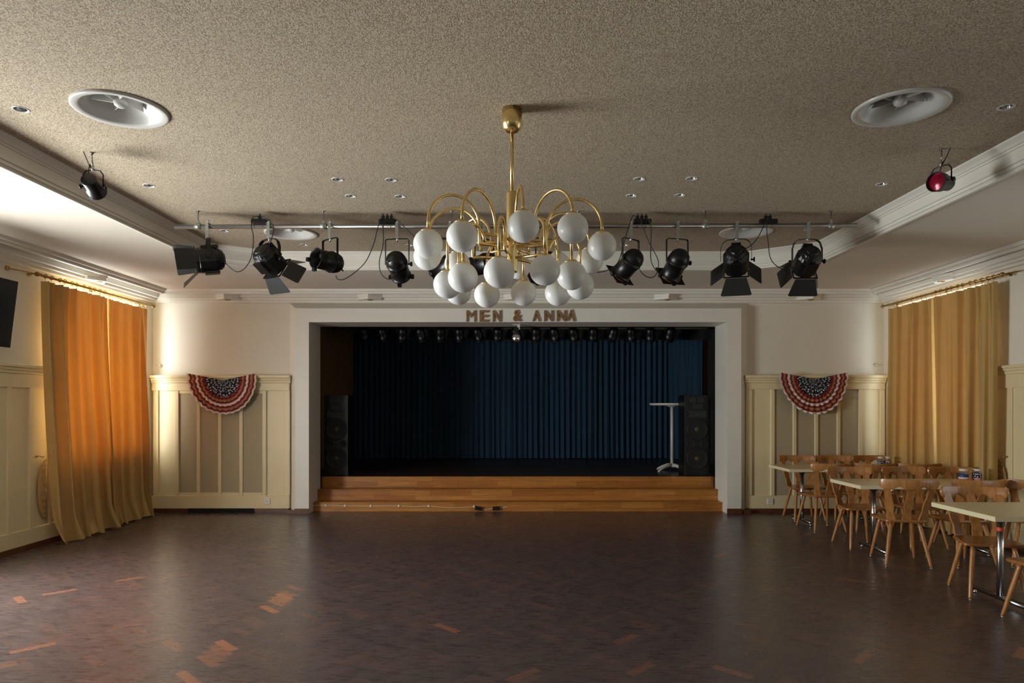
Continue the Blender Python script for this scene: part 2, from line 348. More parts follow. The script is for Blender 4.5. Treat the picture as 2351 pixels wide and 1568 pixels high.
for sgn, X, wins in ((1, XL, WIN_L), (-1, XR, WIN_R)):
    for (y0, y1, z0, z1, _) in wins:
        bm = NB(); xa, xb = sorted((X-0.10*sgn, X-0.16*sgn)); t = 0.06
        for (p, q, r_, s) in ((y0, y1, z0, z0+t), (y0, y1, z1-t, z1), (y0, y0+t, z0, z1), (y1-t, y1, z0, z1), ((y0+y1)/2-0.04, (y0+y1)/2+0.04, z0, z1), (y0, y1, z1-0.55, z1-0.50)):
            box(bm, xa, xb, p, q, r_, s)
        o = struct('window_%d' % k, bm, m_trim); k += 1
        bm = NB(); box(bm, (xa+xb)/2-0.003, (xa+xb)/2+0.003, y0+0.02, y1-0.02, z0+0.02, z1-0.02); obj('window_pane', bm, m_pane, o)
        bm = NB(); box(bm, min(X, X-0.1*sgn), max(X+0.04*sgn, X-0.1*sgn), y0-0.03, y1+0.03, z0-0.03, z0); obj('window_sill', bm, m_trim, o)
# offset helper for mitred mouldings round a closed convex polygon (counter-clockwise)
def offset(poly, d):
    n = len(poly); out = []
    for i in range(n):
        p0, p1, p2 = Vector(poly[i-1]), Vector(poly[i]), Vector(poly[(i+1) % n])
        a = (p1-p0).normalized(); b = (p2-p1).normalized()
        na, nb_ = Vector((-a.y, a.x)), Vector((-b.y, b.x)); m = (na+nb_).normalized()
        out.append(p1+m*(d/max(0.3, m.dot(na))))
    return out
def sweep(bm, poly, prof):
    rings = [[bm.verts.new((p.x, p.y, z)) for p in offset(poly, u)] for u, z in prof]
    n = len(poly)
    for a, b in zip(rings, rings[1:]):
        for i in range(n): bm.faces.new((a[i], a[(i+1) % n], b[(i+1) % n], b[i]))
ROOM = [(XL, YF), (XR, YF), (XR, YB), (XL, YB)]
TRAY = [(-3.53, -1.2), (3.55, -1.2), (3.55, 7.80), (2.86, 8.32), (-2.90, 8.32), (-3.53, 7.85)]
def fill_holes(bm, outer, holes, z):
    es = []
    for loop in [outer]+holes:
        vs = [bm.verts.new((p[0], p[1], z)) for p in loop]
        es += [bm.edges.new((vs[i], vs[(i+1) % len(vs)])) for i in range(len(vs))]
    bmesh.ops.triangle_fill(bm, use_beauty=True, edges=es, normal=(0, 0, -1))
bm = NB(); fill_holes(bm, [(XL-0.2, YF-0.2), (XR+0.2, YF-0.2), (XR+0.2, YB+0.2), (XL-0.2, YB+0.2)], [[tuple(p) for p in offset(TRAY, -0.0)]], Z1)
struct('trim_1', bm, m_soffit, recalc=False)
bm = NB(); sweep(bm, TRAY, [(-0.035, 3.241), (-0.035, 3.226), (-0.005, 3.226), (-0.005, 3.250), (0.008, 3.252), (0.008, 3.276), (0.022, 3.280), (0.022, 3.368), (0.034, 3.370), (0.034, 3.384), (0.045, 3.386), (0.06, 3.405), (0.085, 3.425), (0.09, 3.436)])
struct('trim_2', bm, m_trim)
bm = NB(); sweep(bm, ROOM, [(0, 3.085), (0.06, 3.085), (0.06, 3.115), (0.11, 3.116), (0.11, 3.146), (0.16, 3.147), (0.16, 3.222), (0.27, 3.222), (0.27, 3.178), (0.31, 3.178), (0.31, 3.206), (0.35, 3.207), (0.36, 3.241)])
struct('trim_3', bm, m_trim)
# ceiling positions
def onceil(px, py, z=Z2):
    Y = (z-H)*F/(HY-py); return ((px-CX)*Y/F, Y)
VENTS = [(277, 251, 'white round ceiling vent near the left downlights, nearest on the left'), (2067, 247, 'white round ceiling vent above the red spotlight, nearest on the right'),
         (668, 535, 'white round ceiling vent behind the left half of the lighting pipe'), (1712, 532, 'white round ceiling vent behind the right half of the lighting pipe')]
LIGHTS = [(48, 251, 'small round downlight beside the nearest left ceiling vent'), (342, 426, 'small round downlight right of the small left black spotlight'),
 (515, 530, 'small round downlight just behind the left end of the pipe'), (775, 412, 'front left downlight of the four left of the chandelier'),
 (898, 413, 'front right downlight of the four left of the chandelier'), (805, 450, 'rear left downlight of the four left of the chandelier'),
 (919, 451, 'rear right downlight of the four left of the chandelier'), (698, 562, 'small round downlight behind the pipe under the far left vent'),
 (940, 563, 'small round downlight behind the pipe, just left of the globes'), (1468, 411, 'front left downlight of the four right of the chandelier'),
 (1588, 410, 'front right downlight of the four right of the chandelier'), (1450, 449, 'rear left downlight of the four right of the chandelier'),
 (1561, 448, 'rear right downlight of the four right of the chandelier'), (1434, 563, 'small round downlight behind the pipe, just right of the globes'),
 (1855, 527, 'small round downlight behind the right end of the pipe'), (2310, 246, 'small round downlight right of the nearest right ceiling vent'),
 (2024, 423, 'small round downlight left of the red spotlight')]
circ = lambda c, r, n: [(c[0]+r*math.cos(2*PI*i/n), c[1]+r*math.sin(2*PI*i/n)) for i in range(n)]
vc = [onceil(a, b) for a, b, _ in VENTS]; lc = [onceil(a, b) for a, b, _ in LIGHTS]
bm = NB(); fill_holes(bm, [tuple(p) for p in offset(TRAY, 0.085)], [circ(c, 0.235, 32) for c in vc]+[circ(c, 0.037, 16) for c in lc], Z2)
struct('ceiling', bm, m_ceil, recalc=False)
bm = NB(); box(bm, XL-0.3, XR+0.3, YF-0.3, YB+0.5, 3.70, 3.75); struct('trim_4', bm, m_dark)   # slab over the void above the ceiling
for (c, (_, _, lab)) in zip(vc, VENTS):
    t = thing('ceiling_air_vent', lab, 'vent', (c[0], c[1], Z2), 0.3, 'round ceiling air vents')
    bm = NB(); lathe(bm, [(0.275, 0.004), (0.275, -0.012), (0.262, -0.016), (0.232, -0.010), (0.222, 0.0), (0.205, 0.03), (0.18, 0.062), (0.16, 0.08), (0.148, 0.092), (0.145, 0.15)], 40); obj('vent_bowl', bm, m_ventw, t)
    bm = NB(); lathe(bm, [(0, 0.148), (0.146, 0.148)], 24); obj('duct_throat', bm, m_dark, t)
    bm = NB(); lathe(bm, [(0, 0.008), (0.02, 0.011), (0.036, 0.022), (0.042, 0.042), (0.036, 0.062), (0.03, 0.146)], 20); obj('hub', bm, m_ventw, t)
    for q in range(6):
        a = q*PI/3; bm = NB(); prism(bm, [(0.03, 0.045), (0.17, 0.055), (0.145, 0.11), (0.03, 0.11)], 'y', -0.002, 0.002)
        obj('fin', bm, m_ventw, t, rot=(0.35, 0, a))
for (c, (_, _, lab)) in zip(lc, LIGHTS):
    t = thing('ceiling_downlight', lab, 'ceiling light', (c[0], c[1], Z2), 0, 'small recessed ceiling downlights')
    bm = NB(); lathe(bm, [(0.050, 0.001), (0.050, -0.002), (0.046, -0.004), (0.038, -0.002), (0.036, 0.01)], 20); obj('trim_ring', bm, m_ventw, t)
    bm = NB(); lathe(bm, [(0.036, 0.004), (0.032, 0.02), (0.018, 0.045), (0.0, 0.05)], 16); obj('reflector', bm, m_darkchrome, t)
    bm = NB(); lathe(bm, [(0, 0.03), (0.009, 0.032), (0.011, 0.038), (0.008, 0.046)], 12); obj('bulb', bm, m_jar, t)
# ---- stage frame (bevelled surround), baseboards
bm = NB(); ox0, ox1, oz = -3.153, 3.335, 2.987; bx0, bx1, bz = -3.284, 3.478, 3.084; FY = 9.93
outer_f = [(ox0, 0), (ox0, oz), (ox1, oz), (ox1, 0)]; inner_f = [(OX0, 0), (OX0, OZ), (OX1, OZ), (OX1, 0)]; outer_b = [(bx0, 0), (bx0, bz), (bx1, bz), (bx1, 0)]
def ring(y, pts): return [bm.verts.new((a, y, b)) for a, b in pts]
A = ring(FY, outer_f); B = ring(FY, inner_f); D = ring(YB+0.001, outer_b); E = ring(OY, inner_f)
for i in range(3):
    bm.faces.new((A[i], A[i+1], B[i+1], B[i])); bm.faces.new((D[i], D[i+1], A[i+1], A[i])); bm.faces.new((B[i], B[i+1], E[i+1], E[i]))
struct('trim_5', bm, m_trim, recalc=False)
bm = NB()
for a, b in ((ox0-0.01, OX0+0.003), (OX1-0.003, ox1+0.01)): box(bm, a, b, FY-0.015, FY, 0, 0.075)
box(bm, ox0-0.13, ox0-0.01, FY-0.0, YB, 0, 0.05); box(bm, ox1+0.01, ox1+0.14, FY, YB, 0, 0.05)
struct('baseboard_stage', bm, m_skirt)
# side wall wainscot with raised stiles
def side_wainscot(name, X, sgn, Ya, Yb):
    bm = NB(); t0, t1, t2 = 0.02, 0.04, 0.055
    def bb(u, y0, y1, z0, z1): box(bm, min(X, X+sgn*u), max(X, X+sgn*u), y0, y1, z0, z1)
    bb(t0, Ya, Yb, 0.06, 1.92); bb(t1, Ya, Yb, 0.06, 0.23); bb(t1, Ya, Yb, 1.77, 1.92); bb(t2, Ya, Yb, 1.92, 1.955); bb(0.075, Ya, Yb, 1.955, 1.985); bb(0.095, Ya, Yb, 1.985, 2.015)
    for q in range(-40, 12):
        y = 7.49+0.32*q
        if Ya+0.03 < y < Yb-0.03: bb(t1-0.001, y-0.03, y+0.03, 0.2, 1.8)
    return bm
k = 6
for sd, X, sgn, wins in (('left', XL, 1, WIN_L), ('right', XR, -1, WIN_R)):
    ys = YF; bb_ = NB()
    for (y0, y1, *_r) in sorted(wins)+[(YB, YB)]:
        if y0-ys > 0.4: struct('trim_%d' % k, side_wainscot('w', X, sgn, ys+(0.03 if ys > YF else 0), y0-0.0), m_panel, bevel=0.004, seg=1); k += 1
        ys = y1
    for (y0, y1, z0, *_r) in wins:
        box(bb_, min(X, X+sgn*0.02), max(X, X+sgn*0.02), y0, y1, 0.06, z0-0.03)
    struct('trim_%d' % k, bb_, m_panel); k += 1
    bm = NB(); box(bm, min(X, X+sgn*0.05), max(X, X+sgn*0.05), YF, YB, 0, 0.065); struct('baseboard_'+sd, bm, m_skirt)
bm = NB(); box(bm, XL+0.05, bx0, YB-0.085, YB, 0, 0.06); box(bm, bx1, XR-0.05, YB-0.085, YB, 0, 0.06); struct('baseboard_back', bm, m_skirt)
# radiator covers in the back wall wainscot
def bx_(px, Y=10.02): return (px-CX)*Y/F
def bz_(py, Y=10.02): return H-(py-HY)*Y/F
def radiator_cover(lab, x0, x1, stiles, mesh_spans, plain, capy, knob):
    t = thing('radiator_cover', lab, 'wall panelling', ((x0+x1)/2, YB-0.04, 0), 0, 'cream radiator covers beside the stage'); cx = (x0+x1)/2
    zt, zb, zc = bz_(897 if x0 < 0 else 894), bz_(1138), bz_(880)
    bm = NB(); box(bm, x0-cx, x1-cx, -0.0, 0.04, 0.06, 1.93); obj('back_board', bm, m_panel, t)
    bm = NB()
    box(bm, x0-cx, x1-cx, -0.04, 0.0, 0.06, zb); box(bm, x0-cx, x1-cx, -0.04, 0.0, zt, 1.93)
    for a, b in stiles: box(bm, bx_(a)-cx, bx_(b)-cx, -0.04, 0.0, zb, zt)
    obj('face_frame', bm, m_panel, t, bevel=0.005, seg=1)
    bm = NB(); prism(bm, [(-0.04, 1.90), (-0.055, 1.91), (-0.055, 1.935), (-0.07, 1.945), (-0.075, 1.97), (-0.10, 1.98), (-0.10, 2.015), (0.04, 2.015), (0.04, 1.90)], 'x', x0-cx-(0.02 if x0 > 0 else 0), x1-cx+(0.02 if x0 < 0 else 0)); obj('cap_moulding', bm, m_panel, t)
    for a, b, c, d in mesh_spans:
        bm = NB(); box(bm, bx_(a)-cx, bx_(b)-cx, -0.018, -0.001, bz_(d), bz_(c)); obj('grille_panel', bm, m_grille, t)
        if c > 898:
            bm = NB(); box(bm, bx_(a)-cx, bx_(b)-cx, -0.03, -0.001, bz_(c), zt); obj('grille_rail', bm, m_panel, t)
            bm = NB(); box(bm, bx_(a)-cx, bx_(b)-cx, -0.03, -0.001, zb, bz_(d)); obj('grille_rail', bm, m_panel, t)
    for a, b in plain:
        bm = NB(); box(bm, bx_(a)-cx, bx_(b)-cx, -0.012, -0.001, zb, zt); obj('flat_panel', bm, m_panel, t)
radiator_cover('cream panelled radiator cover with four grilles left of the stage', XL+0.02, bx_(664), [(352, 363), (402, 410), (451, 459), (500, 508), (549, 557), (602, 611), (652, 665)],
    [(410, 451, 903, 1131), (459, 500, 903, 1131), (508, 549, 903, 1131), (557, 602, 903, 1131)], [(363, 402), (611, 652)], 863, 0)
radiator_cover('cream panelled radiator cover with four grilles right of the stage', bx_(1713), XR-0.02, [(1713, 1727), (1770, 1779), (1821, 1829), (1871, 1879), (1922, 1930), (1972, 1981), (2020, 2032)],
    [(1779, 1821, 895, 1138), (1829, 1871, 895, 1138), (1879, 1922, 895, 1138), (1930, 1972, 895, 1138)], [(1727, 1770), (1981, 2020)], 862, 0)
bm = NB(); box(bm, bx_(433), bx_(583), YB-0.10, YB-0.086, 0.0, 0.066)
for i in range(3): box(bm, bx_(433), bx_(583), YB-0.104, YB-0.10, 0.012+i*0.018, 0.018+i*0.018)
tag(obj('floor_vent', bm, m_dark), 'black slotted vent at floor level under the left radiator cover', 'vent')
for px, py, lab in ((612, 1151, 'white square wall socket on the left radiator cover'), (1770, 1152, 'white square wall socket on the right radiator cover')):
    t = thing('wall_socket', lab, 'socket', (bx_(px, 9.99), YB-0.081, bz_(py, 9.99)), 0, 'white wall sockets')
    bm = NB(); box(bm, -0.043, 0.043, -0.012, 0, -0.043, 0.043); obj('cover_plate', bm, m_plastic, t, bevel=0.004)
    bm = NB()
    for dx, dz in ((-0.01, 0), (0.01, 0), (0, -0.006)): box(bm, dx-0.003, dx+0.003, -0.0135, -0.012, dz-0.003, dz+0.003)
    obj('socket_holes', bm, m_dark, t)
for px, py, lab in ((369, 840, 'small white knob hook on the wall above the left radiator cover'), (2009, 838, 'small white knob hook on the wall above the right radiator cover')):
    t = thing('wall_hook', lab, 'hook', (bx_(px, 10.1), YB, bz_(py, 10.1)), 0, 'small wall hooks')
    bm = NB(); lathe(bm, [(0.03, 0), (0.03, 0.012), (0.016, 0.02), (0.016, 0.03), (0.022, 0.04), (0.0, 0.045)], 16, Matrix.Rotation(PI/2, 4, 'X')); obj('rosette', bm, m_plastic, t)
    bm = NB(); tube(bm, [(0, -0.04, 0), (-0.03, -0.055, 0.004), (-0.05, -0.05, 0.01)], 0.003, 6); obj('pin', bm, m_brassold, t)
# wedge-shaped cornice spotlights
for (x, y, a, lab) in ((-4.14, YB, 0, 'small wedge-shaped cornice spotlight above the left radiator cover'), (-2.07, YB, 0, 'small wedge-shaped cornice spotlight above the left end of the stage'),
        (0.06, YB, 0, 'small wedge-shaped cornice spotlight behind the chandelier globes'), (2.25, YB, 0, 'small wedge-shaped cornice spotlight above the right end of the stage'),
        (4.33, YB, 0, 'small wedge-shaped cornice spotlight above the right radiator cover'), (XL, 8.46, -PI/2*-1, 'small wedge-shaped cornice spotlight above the left curtains'),
        (XR, 8.46, -PI/2, 'small wedge-shaped cornice spotlight above the right curtains')):
    t = thing('cornice_spotlight', lab, 'spotlight', (x, y, 3.146), a, 'wedge spotlights on the cornice')
    bm = NB(); prism(bm, [(-0.19, -0.155), (0, -0.30), (0.19, -0.155)], 'z', 0.003, 0.045); prism(bm, [(-0.17, -0.1), (-0.17, -0.155), (0, -0.285), (0.17, -0.155), (0.17, -0.1)], 'z', -0.034, 0.003)
    obj('housing', bm, m_trim, t)
    bm = NB(); lathe(bm, [(0.0, -0.036), (0.03, -0.036), (0.034, -0.042), (0.04, -0.042), (0.04, -0.034)], 16, Matrix.Translation((0.01, -0.185, 0))); obj('lamp_ring', bm, m_brassold, t)
# ---- stage: steps, boards, walls
ST = [(10.15, 0.1375, 10.37), (10.37, 0.2995, 10.63), (10.63, 0.4675, 10.66)]
t = thing('stage_steps', 'three wide orange-brown wooden steps leading up to the stage', 'steps', (0, 0, 0))
for i, (y0, z, y1) in enumerate(ST):
    zb = 0 if i == 0 else ST[i-1][1]
    bm = NB(); a, b = OX0-0.0, OX1+0.0
    box(bm, a+0.001, b-0.001, y0, 10.66, zb, z-0.022); obj('riser', bm, m_step, t)
    bm = NB(); box(bm, a+0.001, b-0.001, y0-0.012, (ST[i+1][0] if i < 2 else 10.66), z-0.022, z); obj('tread', bm, m_step, t, bevel=0.004)
bm = NB(); box(bm, -4.2, 4.6, 10.66, 14.7, -0.1, 0.4675); box(bm, -4.2, OX0, OY+0.001, 10.66, -0.1, 0.4675); box(bm, OX1, 4.6, OY+0.001, 10.66, -0.1, 0.4675); o = struct('floor.001', bm, m_stagefloor)
m_stagewall = mat('stage_wall', srgb(150, 128, 96), 0.85, var=0.05, scale=2)
bm = NB(); box(bm, -4.2, 4.6, 14.6, 14.8, -0.1, 3.6); box(bm, -4.3, -4.2, OY, 14.8, -0.1, 3.6); box(bm, 4.6, 4.7, OY, 14.8, -0.1, 3.6); box(bm, -4.3, 4.7, OY, 14.8, 3.5, 3.6)
struct('wall_stage', bm, m_stagewall)
def drape(name, path, z0, z1, mat_, folds, amp, rnd_seed, nz=14, sub=14):
    """hanging cloth along a plan polyline; normals alternate to form folds"""
    rnd = random.Random(rnd_seed); P2 = [Vector(p) for p in path]; Ls = [(b-a).length for a, b in zip(P2, P2[1:])]; T = sum(Ls)
    N = folds*sub; ph = [rnd.uniform(-0.5, 0.5) for _ in range(folds+2)]; am = [rnd.uniform(0.6, 1.25) for _ in range(folds+2)]
    bm = NB(); rows = []
    for j in range(nz+1):
        v = j/nz; z = z1+(z0-z1)*v; row = []
        for i in range(N+1):
            s = i/N*T; q = s
            for a, b, l in zip(P2, P2[1:], Ls):
                if q <= l+1e-9: break
                q -= l
            d = (b-a)/l; p = a+d*q; nrm = Vector((-d.y, d.x)); f = i/sub; k_ = int(f)
            w_ = am[k_]*(1-(f-k_))+am[k_+1]*(f-k_); o_ = ph[k_]*(1-(f-k_))+ph[k_+1]*(f-k_)
            off = amp*w_*math.sin(2*PI*f+o_*1.2+0.5*v*o_)*(0.75+0.35*v)
            p = p+nrm*off+d*amp*0.5*math.sin(4*PI*f+o_)*v
            row.append(bm.verts.new((p.x, p.y, z)))
        rows.append(row)
    for a, b in zip(rows, rows[1:]):
        for i in range(N): bm.faces.new((a[i], a[i+1], b[i+1], b[i])).smooth = True
    return obj(name, bm, mat_, recalc=False)
tag(drape('stage_curtain', [(-3.25, 14.17), (3.22, 14.17), (3.76, 13.45)], 0.478, 3.05, m_blue, 66, 0.05, 4), 'dark blue pleated curtain across the back of the stage', 'curtain')
tag(drape('stage_side_curtain', [(-3.28, 10.9), (-3.28, 14.05)], 0.478, 3.05, m_brown, 22, 0.035, 9), 'dark brown pleated side curtain at the left of the stage', 'curtain')
tag(drape('stage_wing_curtain', [(3.70, 12.9), (3.66, 11.95)], 0.478, 3.05, m_wing, 12, 0.02, 10), 'black side curtain at the right of the stage behind the loudspeaker', 'curtain')
tag(drape('stage_border', [(-2.7, 11.75), (3.6, 11.75)], 2.70, 2.885, m_wing, 30, 0.012, 12, nz=3, sub=6), 'black cloth border hanging above the stage behind the lamps', 'curtain')
bm = NB(); tube(bm, [(-2.7, 11.45, 2.90), (3.6, 11.45, 2.90)], 0.022, 10)
for x in (-2.4, 0.2, 3.3): tube(bm, [(x, 11.45, 2.9), (x, 11.45, 3.495)], 0.008, 6)
tag(obj('stage_lamp_bar', bm, m_black), 'black bar carrying the row of lamps above the stage', 'bar')
ORD = ['first', 'second', 'third', 'fourth', 'fifth', 'sixth', 'seventh', 'eighth', 'ninth', 'tenth', 'eleventh', 'twelfth', 'thirteenth', 'fourteenth', 'fifteenth', 'sixteenth', 'seventeenth']
proto = None
for i in range(17):
    px = 833+44.2*i; x = (px-CX)*11.35/F; lab = 'black stage lamp, %s from the left in the row above the stage' % ORD[i]
    if proto is None:
        t = proto = thing('stage_lamp', lab, 'lamp', (x, 11.45, 2.90), 0, 'black lamps in a row above the stage')
        bm = NB(); lathe(bm, [(0, -0.11), (0.05, -0.10), (0.075, -0.06), (0.082, 0.0), (0.082, 0.12), (0.088, 0.12), (0.088, 0.135), (0.075, 0.135)], 18, Matrix.Translation((0, -0.03, -0.115)) @ Matrix.Rotation(-2.55, 4, 'X')); obj('housing', bm, m_black, t)
        bm = NB(); lathe(bm, [(0.076, 0.10), (0.04, 0.112), (0, 0.116)], 18, Matrix.Translation((0, -0.03, -0.115)) @ Matrix.Rotation(-2.55, 4, 'X')); obj('lens', bm, m_gray, t)
        bm = NB(); tube(bm, [(-0.09, -0.03, -0.115), (-0.09, -0.01, -0.02), (0.09, -0.01, -0.02), (0.09, -0.03, -0.115)], 0.007, 6); tube(bm, [(0, -0.01, -0.02), (0, 0, 0.03)], 0.014, 8); obj('yoke', bm, m_black, t)
    else:
        t = copy_tree(proto); t.location = (x, 11.45, 2.90); t['label'] = lab
    t.rotation_euler = (0, 0, random.uniform(-0.5, 0.5))
# mirror ball
t = thing('mirror_ball', 'small silver mirror ball hanging under the top of the stage opening', 'mirror ball', (0.062, 10.25, OZ))
bm = NB(); bmesh.ops.create_uvsphere(bm, u_segments=22, v_segments=14, radius=0.07, matrix=Matrix.Translation((0, 0, -0.205))); obj('ball', bm, m_chrome, t)
bm = NB(); tube(bm, [(0, 0, -0.09), (0, 0, -0.14)], 0.004, 6); obj('chain', bm, m_darkchrome, t)
bm = NB(); box(bm, -0.035, 0.035, -0.03, 0.03, -0.10, -0.045); obj('motor', bm, m_black, t)
bm = NB(); box(bm, 0.02, 0.055, -0.02, 0.02, -0.075, 0); box(bm, -0.05, 0.06, -0.03, 0.03, -0.008, 0); obj('bracket', bm, m_plastic, t)
# letters on the lintel
def letter(ch, x0, x1, z0, z1, lab, tilt=0.0):
    cu = bpy.data.curves.new('c', 'FONT'); cu.body = ch; cu.size = 1; cu.extrude = 0.08; cu.offset = 0.0 if ch == 'M' else 0.018; cu.resolution_u = 4
    to = bpy.data.objects.new('t', cu); C.objects.link(to); dg = bpy.context.evaluated_depsgraph_get()
    me = bpy.data.meshes.new_from_object(to.evaluated_get(dg)); C.objects.unlink(to); bpy.data.objects.remove(to)
    xs = [v.co.x for v in me.vertices]; ys = [v.co.y for v in me.vertices]; sx = (x1-x0)/(max(xs)-min(xs)); sy = (z1-z0)/(max(ys)-min(ys)); mx, my = (max(xs)+min(xs))/2, min(ys)
    for v in me.vertices:
        a, b, c = v.co; v.co = ((a-mx)*sx, -c*0.17, (b-my)*sy)
    me.materials.append(m_letter); o = bpy.data.objects.new('cardboard_letter', me); C.objects.link(o)
    o.location = ((x0+x1)/2, FY-0.0145, z0); o.rotation_euler = (0, tilt, 0)
    return tag(o, lab, 'letter', 'brown letters above the stage')
for ch, a, b, ya, yb, tl, lab in (('M', 1071, 1092, 713, 739, 0, 'brown glitter letter M, leftmost of the letters above the stage'), ('E', 1101, 1122, 713, 739, 0, 'brown glitter letter E above the stage'),
        ('N', 1131, 1150, 713, 739, 0, 'brown glitter letter N between the E and the ampersand'), ('&', 1178, 1197, 712, 738, 0, 'brown glitter ampersand in the middle of the lettering above the stage'),
        ('A', 1222, 1240, 713, 738, 0, 'brown glitter letter A straight after the ampersand'), ('N', 1249, 1269, 713, 738, 0, 'brown glitter letter N right after the first A'),
        ('N', 1278, 1299, 713, 738, 0, 'brown glitter letter N leaning against the last A'), ('A', 1300, 1320, 711.5, 737.5, 0.06, 'brown glitter letter A, rightmost letter above the stage')):
    q0, q1 = P(a, yb, FY), P(b, ya, FY); letter(ch, q0.x, q1.x, max(q0.z, OZ+0.003), q1.z, lab, tl)
# loudspeakers
def loudspeaker(x0, x1, lab):
    cx = (x0+x1)/2; hw = (x1-x0)/2; z0 = 0.4675; hh = 1.27
    t = thing('loudspeaker', lab, 'loudspeaker', (cx, 10.72, z0), 0, 'tall black loudspeakers on the stage')
    bm = NB(); box(bm, -hw, hw, 0, 0.40, 0.0, hh); obj('cabinet', bm, m_black, t, bevel=0.008)
    def rnd_part(nm, x, z, prof, m):
        bm = NB(); lathe(bm, prof, 28, Matrix.Translation((x, -0.001, z)) @ Matrix.Rotation(PI/2, 4, 'X')); return obj(nm, bm, m, t)
    k_ = hh/187.0    # metres per photo pixel of height
    for dx in (-10, 8):
        rnd_part('tweeter', dx*k_, hh-12*k_, [(0.055, 0), (0.055, 0.006), (0.046, 0.010), (0.03, -0.0), (0.012, 0.004), (0, 0.006)], m_gray)
    for dx in (-16, 16): rnd_part('bass_port', dx*k_, hh-113*k_, [(0.062, 0), (0.062, 0.006), (0.052, 0.008), (0.05, 0.0)], m_gray); rnd_part('port_hole', dx*k_, hh-113*k_, [(0.05, 0.001), (0, 0.001)], m_dark)
    for zz in (79, 147):
        w_ = rnd_part('woofer', 0, hh-zz*k_, [(0.172, 0), (0.172, 0.008), (0.16, 0.012), (0.148, 0.006), (0.09, 0.003), (0.04, 0.003)], m_cone)
        bm = NB(); lathe(bm, [(0.04, 0.003), (0.03, 0.012), (0, 0.018)], 20, Matrix.Translation((0, -0.001, hh-zz*k_)) @ Matrix.Rotation(PI/2, 4, 'X')); obj('dust_cap', bm, m_conec, w_)
    for (a, b, c, d, nm) in ((-12, 11, 22, 31, 'small_horn'), (-21, 20, 37, 51, 'large_horn')):
        bm = NB(); x_0, x_1, z_1, z_0 = a*k_, b*k_, hh-c*k_, hh-d*k_
        o_ = [(x_0, -0.008, z_0), (x_1, -0.008, z_0), (x_1, -0.008, z_1), (x_0, -0.008, z_1)]; mx, mz = (x_0+x_1)/2, (z_0+z_1)/2
        i_ = [(mx+(p[0]-mx)*0.45, 0.0015-0.004, mz+(p[2]-mz)*0.55) for p in o_]
        A = [bm.verts.new(p) for p in o_]; B = [bm.verts.new(p) for p in i_]
        for q in range(4): bm.faces.new((A[q], A[(q+1) % 4], B[(q+1) % 4], B[q]))
        bm.faces.new(B); box(bm, x_0, x_1, -0.008, 0, z_0-0.006, z_0); box(bm, x_0, x_1, -0.008, 0, z_1, z_1+0.006); obj(nm, bm, m_gray, t)
    bm = NB()
    for sx in (-1, 1):
        for zz in (0.012, hh-0.03): box(bm, sx*hw-0.012 if sx > 0 else -hw-0.003, hw+0.003 if sx > 0 else -hw+0.015, -0.004, 0.02, zz-0.012, zz+0.02)
    obj('corner_guard', bm, m_gray, t)
loudspeaker(-2.945, -2.575, 'tall black loudspeaker at the left end of the stage'); loudspeaker(2.71, 3.115, 'tall black loudspeaker at the right end of the stage beside the white table')
# bistro table
t = thing('bistro_table', 'tall white round bistro table on the stage beside the right loudspeaker', 'table', (2.70, 11.52, 0.4675))
bm = NB(); lathe(bm, [(0, 1.105), (0.34, 1.105), (0.375, 1.118), (0.375, 1.138), (0.365, 1.146), (0, 1.148)], 48); obj('table_top', bm, m_whitetab, t)
bm = NB(); tube(bm, [(0, 0, 0.06), (0, 0, 1.105)], 0.027, 20); lathe(bm, [(0.05, 1.08), (0.10, 1.105)], 20); obj('column', bm, m_whitetab, t)
for q in range(4):
    a = q*PI/2+0.62; bm = NB(); d = Vector((math.cos(a), math.sin(a), 0))
    tube(bm, [d*0.0+Vector((0, 0, 0.10)), d*0.1+Vector((0, 0, 0.095)), d*0.22+Vector((0, 0, 0.06)), d*0.31+Vector((0, 0, 0.022)), d*0.33+Vector((0, 0, 0.001))], [0.036, 0.03, 0.023, 0.019, 0.015], 12); obj('foot', bm, m_whitetab, t)
# cable with clips on the lowest step, black adaptors
pts = [(713, 1160), (747, 1160), (792, 1161), (851, 1162), (915, 1161.5), (950, 1163), (985, 1162), (1030, 1165.5), (1088, 1164)]
bm = NB(); tube(bm, smooth_path([P(a, b, 10.143) for a, b in pts], 6), 0.004, 6); tag(obj('white_cable', bm, m_wcable), 'thin white cable clipped along the lowest stage step', 'cable')
bm = NB(); tube(bm, smooth_path([P(a, b, 10.143) for a, b in ((1106, 1168), (1114, 1170.5), (1122, 1169), (1132, 1167))], 6), 0.004, 6); tag(obj('white_cable', bm, m_wcable), 'short white cable linking the two black adaptors at the step', 'cable')
bm = NB(); tube(bm, smooth_path([P(a, b, 10.143) for a, b in ((1146, 1167), (1157, 1165), (1167, 1162.5))], 6), 0.004, 6); tag(obj('white_cable', bm, m_wcable), 'loose white cable end right of the black adaptors', 'cable')
for i, (a, b) in enumerate(((715, 1160), (748, 1160), (792, 1161), (851, 1161.5), (915.5, 1161.5), (984.5, 1162), (1088, 1162.5))):
    q = P(a, b, 10.14); bm = NB(); box(bm, -0.013, 0.013, -0.009, 0.007, -0.015, 0.016)
    tag(obj('cable_clip', bm, m_plastic, loc=q, bevel=0.003), 'white cable clip on the lowest step, %s from the left' % ORD[i], 'clip', 'white clips on the lowest step')
for a, b, rz, lab in ((1098, 1167, 0.16, 'black adaptor box on the step, left one with a clip beside it'), (1139, 1167, -0.05, 'black adaptor box on the step, right one of the two')):
    q = P(a, b, 10.125); bm = NB(); box(bm, -0.052, 0.052, -0.02, 0.022, -0.026, 0.026)
    tag(obj('power_adaptor', bm, m_black, loc=q, rot=(0, rz, 0), bevel=0.004), lab, 'adaptor', 'black adaptors on the lowest step')
